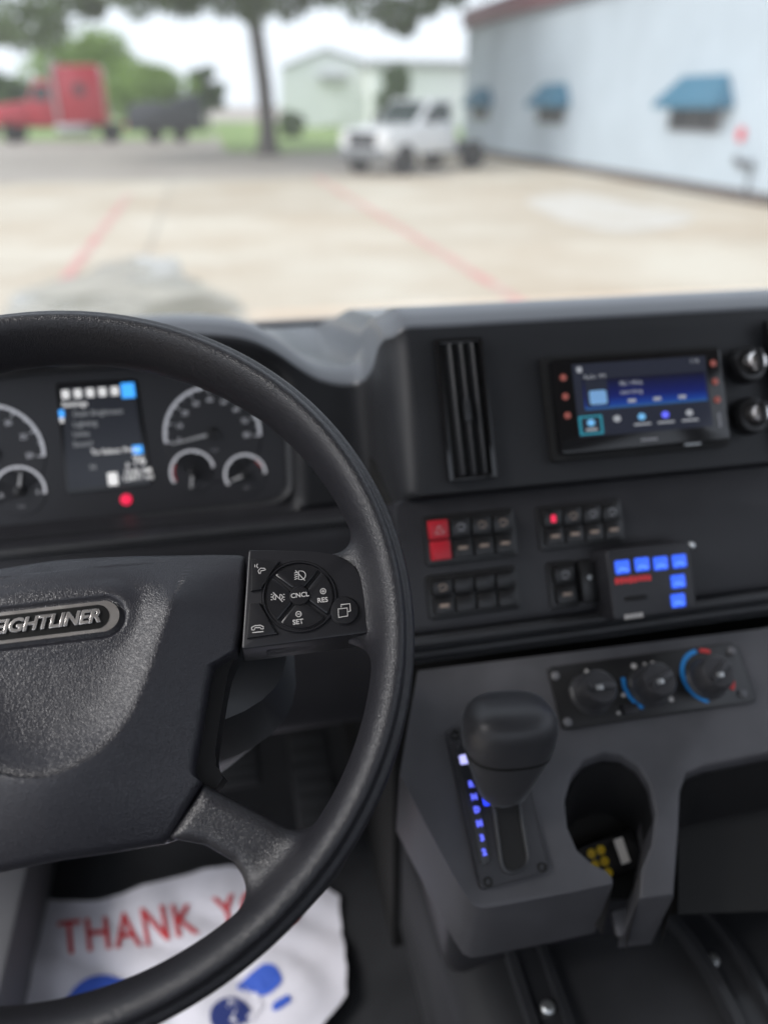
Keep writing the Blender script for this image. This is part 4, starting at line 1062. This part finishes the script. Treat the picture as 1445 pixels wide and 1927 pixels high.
def sheet(pts, z, name, mat, kind='structure', parent=None):
    bm = bmesh.new(); bm.faces.new([bm.verts.new((p[0], p[1], z)) for p in pts]); o = obj(name, bm, mat, parent, smooth=False)
    if parent is None: o['kind'] = kind
    return o
gr = sheet([(-700, -300), (700, -300), (700, 900), (-700, 900)], 0, 'ground', M['ground'])
pav = tag(bpy.data.objects.new('pavement', None), kind='structure'); link(pav)
SW = 4.7
for i in range(-6, 4):
    for j in range(0, 9):
        x0, y0 = -1.0 + i * SW, -1.0 + j * SW
        x1, y1 = min(x0 + SW, 12.9), y0 + SW
        if x0 > 12.5 or (y1 > 29 and x0 < 7): continue
        sl_ = poly_slab([(x0 + .02, y0 + .02), (x1 - .02, y0 + .02), (x1 - .02, y1 - .02), (x0 + .02, y1 - .02)], -.05, .012, .006, 1)
        c = Vector(((x0 + x1) / 2, (y0 + y1) / 2, random.uniform(-.002, .002)))
        bmesh.ops.translate(sl_, vec=(-c.x, -c.y, 0), verts=sl_.verts)
        so_ = obj('slab', sl_, M['slab'], pav); so_.location = c
for X, ya, yb, tilt_ in ((3.62, 2, 27.6, 0), (-2.0, 2, 23.0, 0)):
    o = sheet([(X - .085, ya), (X + .085, ya), (X + .085, yb), (X - .085, yb)], .020, 'red_line', M['redline'], parent=pav)
def gp_(L, z=0): return [tuple(at_z(x, y, z)[:2]) for x, y in L]
sheet(round_poly(gp_([(980, 378), (1080, 362), (1200, 388), (1310, 402), (1290, 425), (1160, 440), (1050, 415)]), .6, 5), .019, 'pale_patch', M['pale'], parent=pav)
pu = sheet(round_poly(gp_([(10, 590), (30, 552), (80, 540), (120, 527), (165, 520), (190, 499), (230, 492), (262, 482), (300, 489), (330, 486), (345, 505), (340, 520), (372, 530), (405, 550), (440, 562), (462, 585), (475, 640), (300, 720), (-40, 690)]), .2, 4), .0225, 'puddle_water', M['water'])
lw = sheet([(1.2, 43), (8, 41.6), (22, 43), (30, 120), (1.5, 120)], .015, 'lawn', M['lawn'])
lw2 = sheet([(-80, 62), (1.1, 60), (1.4, 140), (-80, 140)], .015, 'lawn', M['lawn'])

# ---------------------------------------------------------------- long metal building on the right
M['siding'] = plain('white_metal_siding', (.48, .55, .615), .5, var=.05, vscale=.7)
M['maroon'] = plain('maroon_fascia', (.22, .09, .11), .55, var=.08, vscale=1)
M['awn'] = plain('blue_awning', (.035, .15, .24), .7, var=.08, vscale=3)
M['wglass'] = plain('dark_window_glass', (.04, .043, .05), .35, spec=.3)
M['wframe'] = plain('grey_window_frame', (.25, .25, .26), .5)
M['base'] = plain('brown_base_course', (.10, .08, .07), .8, var=.2, vscale=2)
BXW, BY0, BY1, BH_ = 13.08, 1.0, 41.3, 5.35
bld = thing('metal_building', 'long white ribbed metal building with three blue window awnings', 'building', (BXW, 21, 0))
bm = bmesh.new(); row0, row1 = [], []; y = BY0
while y <= BY1 + .001:
    for dy, dx in ((0, 0), (.20, 0), (.225, -.022), (.275, -.022), (.30, 0)):
        row0.append(bm.verts.new((BXW + dx, y + dy, .25))); row1.append(bm.verts.new((BXW + dx, y + dy, BH_)))
    y += .31
for k in range(len(row0) - 1): bm.faces.new((row0[k], row0[k + 1], row1[k + 1], row1[k]))
wobj('wall', bm, M['siding'], bld, ang=20)
wobj('wall', bx((BXW + 9, BY1 + .35, BH_ / 2), (18, .3, BH_)), M['siding'], bld)
wobj('base_course', bx((BXW - .02, (BY0 + BY1) / 2, .13), (.14, BY1 - BY0 + .5, .26), .01), M['base'], bld)
wobj('fascia', bx((BXW - .12, (BY0 + BY1) / 2, BH_ + .35), (.34, BY1 - BY0 + 1, .72), .02), M['maroon'], bld)
rf_ = bmesh.new(); rf_.faces.new([rf_.verts.new(p) for p in ((BXW - .1, BY0 - .3, BH_ + .70), (BXW + 18, BY0 - .3, BH_ + 2.6), (BXW + 18, BY1 + .7, BH_ + 2.6), (BXW - .1, BY1 + .7, BH_ + .70))]); wobj('roof', rf_, M['maroon'], bld)
for yc in (20.85, 30.6, 38.95):
    wn = wobj('window', bx((BXW - .03, yc + .15, 1.98), (.08, 2.4, 1.0), .01), M['wframe'], bld)
    for s_ in (-1, 1): wobj('pane', bx((BXW - .075, yc + .15 + s_ * .58, 1.98), (.02, 1.08, .90)), M['wglass'], wn)
    aw = bmesh.new(); th = .03                                  # hipped canvas awning with a short valance
    def ring_a(d): return [(BXW - .03, yc - 1.05 + d, 2.82 - d), (BXW - .03, yc + 1.05 - d, 2.82 - d), (BXW - .56 + d, yc + 1.5 - d, 2.18), (BXW - .56 + d, yc + 1.5 - d, 2.04), (BXW - .56 + d, yc - 1.5 + d, 2.04), (BXW - .56 + d, yc - 1.5 + d, 2.18), (BXW - .03, yc - 1.5 + d, 2.18), (BXW - .03, yc + 1.5 - d, 2.18), (BXW - .03, yc - 1.5 + d, 2.04), (BXW - .03, yc + 1.5 - d, 2.04)]
    V = [aw.verts.new(p_) for p_ in ring_a(0)]; W = [aw.verts.new(p_) for p_ in ring_a(th)]
    for q in ((0, 1, 2, 5), (5, 2, 3, 4), (0, 5, 6), (1, 7, 2), (6, 5, 4, 8), (7, 9, 3, 2)):
        aw.faces.new([V[k] for k in q]); aw.faces.new([W[k] for k in q[::-1]])
    for q in ((4, 3), (3, 9), (8, 4)): aw.faces.new((V[q[0]], V[q[1]], W[q[1]], W[q[0]]))
    wobj('awning', aw, M['awn'], bld, smooth=False)
p = at_x(1393, 253, BXW - .05)
rs = thing('red_wall_sign', 'small red sign fixed to the white metal building wall', 'sign', p)
obj('plate', lathe([(.17, -.01), (.17, .01)], 8, axis='X'), plain('sign_red', (.7, .06, .08), .5), rs)
obj('bracket', bx((.03, 0, 0), (.06, .05, .05)), M['wframe'], rs)
p = at_x(1400, 312, BXW - .12)
gm = thing('pipe_fitting', 'dark pipe fitting with valves low on the white wall', 'pipe', (p.x, p.y, 0))
M['pipe'] = plain('grey_pipe', (.12, .12, .13), .6)
obj('pipe', tube([(.0, -.25, .0), (0, -.25, .8), (0, -.1, .88), (0, .25, .80), (0, .38, .86), (.12, .38, .86)], .035, 8), M['pipe'], gm)
for yy, zz in ((-.25, .92), (.1, .92), (.36, .98)): obj('valve', lathe([(.09, -.03), (.11, 0), (.09, .03)], 10, (-.03, yy, zz - .06), 'X'), M['pipe'], gm)

# ---------------------------------------------------------------- pale shed far behind
M['shed'] = plain('pale_green_metal', (.79, .81, .80), .6, var=.04, vscale=.4)
M['shedroof'] = plain('grey_shed_roof', (.36, .37, .38), .6, var=.08, vscale=.4)
sh = thing('far_shed', 'pale green gabled metal shed beyond the lawn', 'building', at_y(640, 240, 88))
def P88(x, y, Y=88): return at_y(x, y, Y)
ga = [P88(528, 250), P88(705, 250), P88(705, 126), P88(612, 97), P88(528, 132)]
for q in (0, 1): ga[q].z = 0
bm = bmesh.new(); f0 = [bm.verts.new(v) for v in ga]; f1 = [bm.verts.new(v + Vector((3, 16, 0))) for v in ga]
bm.faces.new(f0); bm.faces.new(f1[::-1])
for k in (0, 1, 4): bm.faces.new((f0[k], f0[(k + 1) % 5], f1[(k + 1) % 5], f1[k]))
wobj('wall', bm, M['shed'], sh, smooth=False)
for k in (2, 3):
    bm = bmesh.new(); n = (k + 1) % 5; a_, b_ = ga[k] + Vector((0, -.25, .05)), ga[n] + Vector((0, -.25, .05)); up_ = Vector((0, 0, .28))
    v8 = [a_, b_, b_ + Vector((3, 16.5, 0)), a_ + Vector((3, 16.5, 0))]; lo_ = [bm.verts.new(v) for v in v8]; hi_ = [bm.verts.new(v + up_) for v in v8]
    bm.faces.new(lo_[::-1]); bm.faces.new(hi_)
    for q in range(4): bm.faces.new((lo_[q], lo_[(q + 1) % 4], hi_[(q + 1) % 4], hi_[q]))
    wobj('roof', bm, M['shedroof'], sh, smooth=False)
a_, b_ = P88(600, 142, 87.9), P88(652, 152, 87.9); wobj('canopy', bx((a_ + b_) / 2 + Vector((0, -.5, 0)), (b_.x - a_.x, 1.1, .5)), M['shedroof'], sh)
a_, b_ = P88(610, 152, 87.9), P88(645, 235, 87.9); wobj('door', bx((a_ + b_) / 2, (b_.x - a_.x, .16, a_.z - b_.z)), M['shed'], sh)
sb = thing('far_shed', 'long low pale shed wing with grey roof behind the white pickup', 'building', at_y(790, 240, 84))
a_, b_ = P88(700, 128, 84), P88(905, 250, 84); wobj('wall', bx(((a_.x + b_.x) / 2, 88, a_.z / 2), (b_.x - a_.x, 8, a_.z)), M['shed'], sb)
a2 = P88(700, 113, 84); wobj('roof', bx(((a_.x + b_.x) / 2, 88, (a_.z + a2.z) / 2), (b_.x - a_.x + .6, 8.8, a2.z - a_.z)), M['shedroof'], sb)

# ---------------------------------------------------------------- trees
def leaf_mat(name, c):
    m, t, b = nmat(name); b.inputs['Roughness'].default_value = .6
    oi = t.nodes.new('ShaderNodeNewGeometry'); r = t.nodes.new('ShaderNodeMapRange'); r.inputs['To Min'].default_value = .55; r.inputs['To Max'].default_value = 1.35
    x = t.nodes.new('ShaderNodeMix'); x.data_type = 'RGBA'; x.blend_type = 'MULTIPLY'; x.inputs['Factor'].default_value = 1; x.inputs['A'].default_value = rgb(c)
    t.links.new(oi.outputs['Random Per Island'], r.inputs['Value']); t.links.new(r.outputs['Result'], x.inputs['B']); t.links.new(x.outputs['Result'], b.inputs['Base Color'])
    tl = t.nodes.new('ShaderNodeBsdfTranslucent'); ms = t.nodes.new('ShaderNodeMixShader'); ms.inputs[0].default_value = .3
    t.links.new(x.outputs['Result'], tl.inputs[0]); t.links.new(b.outputs[0], ms.inputs[1]); t.links.new(tl.outputs[0], ms.inputs[2]); t.links.new(ms.outputs[0], t.nodes['Material Output'].inputs['Surface'])
    return m
M['oak'] = leaf_mat('oak_leaves', (.135, .195, .085)); M['bright'] = leaf_mat('bright_leaves', (.25, .37, .09)); M['mid'] = leaf_mat('mid_leaves', (.12, .19, .08))
M['bark'] = plain('grey_bark', (.12, .11, .105), .9, var=.3, vscale=4)
def leaves(clumps, per, size, seed):
    rng = np.random.default_rng(seed); V = []
    for c, r, k in clumps:
        n = int(per * k); d = rng.normal(size=(n, 3)); d /= np.linalg.norm(d, axis=1)[:, None]
        p = np.asarray(c) + d * (r * rng.uniform(.25, 1, (n, 1)) ** .5) * np.array([1, 1, .75])
        a = rng.normal(size=(n, 3)); a /= np.linalg.norm(a, axis=1)[:, None]; b = np.cross(a, rng.normal(size=(n, 3))); b /= np.linalg.norm(b, axis=1)[:, None]
        s = size * rng.uniform(.6, 1.3, (n, 1))
        V.append(np.stack([p - a * s, p + b * s * .55, p + a * s, p - b * s * .55], 1))
    P = np.concatenate(V).reshape(-1, 3); return P, np.arange(len(P)).reshape(-1, 4)
def tree(name, label, base, trunk, clumps, mat, per, size, seed, group=None):
    t_ = thing(name, label, 'tree', base, group)
    tb = bmesh.new()
    for path, rads in trunk: tube(path, rads, 9, tb)
    obj('trunk', tb, M['bark'], t_, ang=70)
    P, Q = leaves(clumps, per, size, seed)
    meshobj('crown', np_mesh('crown', P, Q), mat, t_)
    return t_
# the oak whose canopy hangs into the top of the view
ob = Vector((3.08, 40.4, 0)); rng = random.Random(5); cl = []
for k in range(150):
    a, r = rng.uniform(0, 2 * math.pi), 12.5 * math.sqrt(rng.random())
    z = 7.4 + .05 * r + rng.uniform(0, 1) ** 1.2 * (6.5 * (1 - (r / 13) ** 2) + .6)
    cl.append(((r * math.cos(a), r * math.sin(a), z), rng.uniform(1.1, 1.9), 1))
def oakpx(x, y, Y): p = at_y(x, y, Y) - ob; return (p.x, p.y, p.z)
for x, y, r in ((20, 40, 1.3), (70, 45, 1.2), (110, 20, 1.1), (5, 60, .7), (170, 10, .7), (250, -10, 1.0), (320, -5, .9), (350, 5, .7), (420, -5, 1.1), (470, 10, 1.0), (540, 5, 1.0), (600, -20, 1.0), (690, 0, 1.1), (740, 25, .9), (762, 50, .55), (800, 5, .8), (850, -15, .8)):
    cl.append((oakpx(x, y, 38 + rng.uniform(-3, 2)), r, .8))
br_ = [([(0, 0, -.1), (0, 0, .25), (.05, 0, 1.2), (.0, 0, 3), (-.2, 0, 5), (-.5, .1, 6.4), (-.4, .1, 7.6)], [.80, .50, .40, .36, .34, .36, .28])]
for a, l, z in ((0.2, 6, 6.2), (1.2, 6, 6.8), (2.2, 7, 6.5), (3.2, 7.5, 6.0), (4.1, 6, 6.6), (5.2, 6.5, 6.4)):
    br_.append(([(-.45, .1, z), (-.4 + .35 * l * math.cos(a), .35 * l * math.sin(a), z + 1.3), (-.4 + .7 * l * math.cos(a), .7 * l * math.sin(a), z + 1.9), (-.4 + l * math.cos(a), l * math.sin(a), z + 3.0)], [.30, .22, .14, .05]))
tree('oak_tree', 'large spreading oak with grey trunk standing past the pavement', ob, br_, cl, M['oak'], 300, .19, 1)
def round_tree(label, px, py0, py1, wpx, Y, mat, seed, per=90, name='round_tree', low=.25):
    top, bot = at_y(px, py0, Y), at_y(px, py1, Y); base = Vector((bot.x, Y, 0)); k = (at_y(px + 50, py0, Y).x - at_y(px - 50, py0, Y).x) / 100
    Wd, Ht = wpx * k / 2, top.z; rr = random.Random(seed); c_ = []
    for q in range(34):
        a, e = rr.uniform(0, 6.28), rr.random(); r = math.sqrt(rr.random())
        zz = Ht * (low + (1 - low) * e) ; sp_ = math.sqrt(max(.08, 1 - ((e - .38) / .68) ** 2))
        c_.append(((Wd * .8 * r * sp_ * math.cos(a), Wd * .8 * r * sp_ * math.sin(a), zz * .9), Wd * rr.uniform(.22, .36), 1))
    return tree(name, label, base, [([(0, 0, -.1), (.05, 0, Ht * .3), (0, .05, Ht * .7)], [.03 * Ht, .025 * Ht, .01 * Ht])] + [([(0, 0, Ht * .3), (Wd * .4 * math.cos(a), Wd * .4 * math.sin(a), Ht * .65)], [.015 * Ht, .005 * Ht]) for a in (0, 2, 4)], c_, mat, per * 3, .016 * Ht + .09, seed, 'trees behind the parked trucks')
round_tree('tall bright green tree behind the red truck', 180, 66, 235, 290, 92, M['bright'], 11)
round_tree('low wide bright green tree above the dark trailer', 290, 120, 235, 190, 84, M['bright'], 12)
round_tree('dark rounded tree beside the oak trunk, beyond the trailer', 392, 102, 235, 78, 88, M['mid'], 13)
round_tree('green tree at the far side of the red truck, cut by the picture edge', 12, 128, 235, 130, 96, M['mid'], 14)
round_tree('young green tree in front of the pale shed wing', 745, 116, 235, 76, 72, M['mid'], 15)
round_tree('small shrub just beyond the oak trunk on the lawn', 548, 205, 262, 60, 62, M['mid'], 16, 50, 'shrub', .05)

# ---------------------------------------------------------------- vehicles
M['tyre'] = plain('tyre_rubber', (.02, .02, .021), .8); M['hubcap'] = plain('wheel_silver', (.5, .5, .5), .35, metal=.8)
M['wpaint'] = plain('white_paint', (.78, .79, .80), .3, coat=.6); M['rpaint'] = plain('red_paint', (.52, .02, .04), .3, coat=.6)
M['cglass'] = plain('vehicle_glass', (.05, .07, .07), .06); M['chassis'] = plain('chassis_black', (.05, .053, .06), .6); M['lampw'] = plain('headlamp', (.75, .75, .75), .1)
def prism(prof, y0, y1, bev=0.0, seg=2):
    """Side outline (x forward, z up) swept across the vehicle from y0 to y1."""
    bm = bmesh.new(); a = [bm.verts.new((x, y0, z)) for x, z in prof]; b = [bm.verts.new((x, y1, z)) for x, z in prof]; n = len(prof)
    bm.faces.new(a); bm.faces.new(b[::-1])
    for k in range(n): bm.faces.new((a[k], b[k], b[(k + 1) % n], a[(k + 1) % n]))
    bmesh.ops.recalc_face_normals(bm, faces=bm.faces)
    if bev: bmesh.ops.bevel(bm, geom=list(bm.edges), offset=bev, segments=seg, profile=.5, affect='EDGES', clamp_overlap=True)
    return bm
def wheel_(root, x, y, r, wd, hub=None):
    s = 1 if y > 0 else -1
    w_ = obj('wheel', lathe([(r * .58, -wd / 2), (r * .95, -wd / 2), (r, -wd * .35), (r, wd * .35), (r * .95, wd / 2), (r * .58, wd / 2)], 24, axis='Y'), M['tyre'], root); w_.location = (x, y, r)
    obj('rim', lathe([(r * .6, s * wd * .1), (r * .6, s * wd * .48), (r * .5, s * wd * .40), (r * .25, s * wd * .25), (r * .2, s * wd * .5), (.01, s * wd * .5)], 20, axis='Y'), hub or M['hubcap'], w_)
def place(root, x, y, heading):
    root.matrix_world = Matrix.Translation((x, y, .015)) @ Matrix.Rotation(heading, 4, 'Z')
# white chassis cab pickup
pk = thing('pickup_truck', 'white single cab pickup with bare dark chassis parked near the building', 'pickup', (0, 0, 0))
hw = 1.0
obj('body', prism([(2.75, .55), (2.82, .80), (2.80, 1.15), (2.62, 1.28), (1.35, 1.40), (.95, 1.42), (-.55, 1.42), (-.62, .55)], -hw, hw, .07, 3), M['wpaint'], pk)
obj('cab_roof', prism([(1.28, 1.38), (.62, 2.02), (.45, 2.10), (-.40, 2.10), (-.52, 2.0), (-.58, 1.38)], -hw * .86, hw * .86, .06, 3), M['wpaint'], pk)
ws_ = obj('windscreen_pane', prism([(1.285, 1.44), (.70, 2.0), (.66, 1.98), (1.25, 1.42)], -.72, .72), M['cglass'], pk)
for s in (-1, 1):
    obj('side_window', prism([(1.0, 1.46), (.52, 1.98), (-.30, 1.98), (-.40, 1.46)], s * hw * .868 - .012, s * hw * .868 + .012), M['cglass'], pk)
    d_ = obj('door', prism([(.98, .62), (.98, 1.38), (-.42, 1.38), (-.42, .62)], s * (hw + .004) - .012, s * (hw + .004) + .012, .01), M['wpaint'], pk)
    obj('handle', bx((-.28, s * (hw + .03), 1.22), (.18, .03, .04), .01), M['chassis'], d_)
    m_ = obj('mirror', bx((.92, s * 1.18, 1.55), (.10, .20, .30), .03), M['chassis'], pk)
    obj('headlight', bx((2.74, s * .78, 1.05), (.16, .36, .22), .04), M['lampw'], pk)
    obj('wheel_arch', lathe([(.47, -.03), (.47, .03)], 24, (1.95, s * .99, .42), 'Y'), M['chassis'], pk)
    wheel_(pk, 1.95, s * .92, .41, .28); wheel_(pk, -1.65, s * .86, .41, .46)
obj('grille', bx((2.80, 0, .98), (.10, 1.15, .42), .04), M['chassis'], pk)
obj('bumper', bx((2.86, 0, .58), (.20, 1.96, .30), .06), plain('grey_bumper', (.16, .17, .18), .35), pk)
ch = bmesh.new()
for s in (-1, 1): box(ch, (-1.2, s * .42, .72), (3.0, .10, .22))
for x in (-.7, -1.4, -2.1, -2.6): box(ch, (x, 0, .72), (.10, .80, .14))
obj('chassis', ch, M['chassis'], pk); obj('fuel_tank', bx((-.95, .70, .62), (.7, .42, .36), .05), M['chassis'], pk)
hd = math.atan2(-.58, -.81)
pk.scale = (1.1, 1.1, 1.1); near = Vector((6.65, 27.7, 0)); fw_ = Vector((math.cos(hd), math.sin(hd), 0)); lf_ = Vector((-fw_.y, fw_.x, 0))
c_ = near - fw_ * 2.15 - lf_ * 1.05; place(pk, c_.x, c_.y, hd); pk.scale = (1.1, 1.1, 1.1)

# red sleeper truck
st = thing('sleeper_truck', 'red conventional truck with tall sleeper parked across the lot', 'truck', (0, 0, 0))
obj('hood', prism([(2.0, 1.0), (4.25, 1.0), (4.35, 1.35), (4.2, 1.95), (3.9, 2.08), (2.0, 2.3)], -.95, .95, .10, 3), M['rpaint'], st)
cabm = obj('cab', prism([(.35, .95), (.35, 3.35), (1.35, 3.45), (1.55, 3.3), (2.05, 2.25), (2.05, .95)], -1.1, 1.1, .07, 3), M['rpaint'], st)
obj('sleeper', prism([(-2.35, 1.05), (-2.35, 4.0), (-2.15, 4.2), (.2, 4.15), (.42, 3.95), (.42, 1.05)], -1.18, 1.18, .09, 3), M['rpaint'], st)
obj('windscreen_pane', prism([(1.63, 3.2), (2.06, 2.32), (2.10, 2.34), (1.67, 3.22)], -.95, .95), M['cglass'], st)
for s in (-1, 1):
    obj('side_window', prism([(.75, 2.3), (.75, 3.1), (1.5, 3.1), (1.85, 2.35)], s * 1.105 - .01, s * 1.105 + .01), M['cglass'], st)
    obj('sleeper_window', lathe([(.34, -.012), (.34, .012)], 20, (-1.0, s * 1.185, 2.9), 'Y'), M['chassis'], st)
    obj('exhaust_stack', tube([(.44, s * 1.16, 1.2), (.44, s * 1.16, 4.5)], .11, 10), M['hubcap'], st)
    obj('fuel_tank', lathe([(.01, -1.0), (.33, -.98), (.36, -.9), (.36, .9), (.33, .98), (.01, 1.0)], 20, (-.3, s * .95, .75), 'X'), M['hubcap'], st)
    obj('front_fender', prism([(2.35, 1.0), (2.5, 1.55), (3.1, 1.78), (3.9, 1.6), (4.3, 1.2), (4.3, .85), (3.95, .95), (3.6, 1.3), (3.0, 1.3), (2.75, .95)], s * 1.12 - .16, s * 1.12 + .16, .04), M['rpaint'], st)
    obj('headlight', bx((4.3, s * .95, 1.25), (.14, .32, .24), .04), M['lampw'], st)
    obj('mirror', bx((1.9, s * 1.42, 2.8), (.12, .22, .7), .04), M['chassis'], st)
    wheel_(st, 3.3, s * 1.02, .52, .30)
    wheel_(st, -2.4, s * .95, .52, .55, M['chassis'])
    obj('tail_lamp', bx((-3.36, s * .7, .95), (.08, .22, .22), .02), M['led_r'], st)
    obj('frame_rail', bx((-.2, s * .42, .95), (6.2, .1, .28)), M['chassis'], st)
obj('bumper', bx((4.42, 0, .62), (.18, 2.3, .42), .05), M['hubcap'], st); obj('grille', bx((4.33, 0, 1.5), (.08, .9, .75), .03), M['hubcap'], st)
px_ = at_z(150, 268, 0); place(st, px_.x - .35, 56.6, math.pi)

# dark trailer behind it
tl_ = thing('utility_trailer', 'dark loaded trailer on two wheels standing behind the red truck', 'trailer', (0, 0, 0))
obj('deck', bx((0, 0, 1.0), (4.6, 2.3, .16), .02), M['chassis'], tl_)
obj('load', prism([(2.3, .62), (2.3, 1.7), (1.7, 2.2), (.5, 2.3), (-.3, 2.15), (-.9, 2.5), (-2.1, 2.75), (-2.4, 2.3), (-2.4, .62)], -.9, .9, .12, 2), plain('dark_tarp', (.07, .077, .09), .6, var=.3, vscale=3), tl_)
obj('drawbar', tube([(2.2, -.5, .95), (3.4, 0, .8)], .06, 8), M['chassis'], tl_)
for s in (-1, 1):
    for x in (.75, -.85): wheel_(tl_, x, s * 1.05, .46, .26)
    obj('mudguard', prism([(1.35, .95), (1.2, 1.08), (-1.3, 1.08), (-1.45, .95)], s * 1.05 - .16, s * 1.05 + .16), M['chassis'], tl_)
a_ = at_z(316, 268, 0); place(tl_, a_.x, 56.2, math.pi)
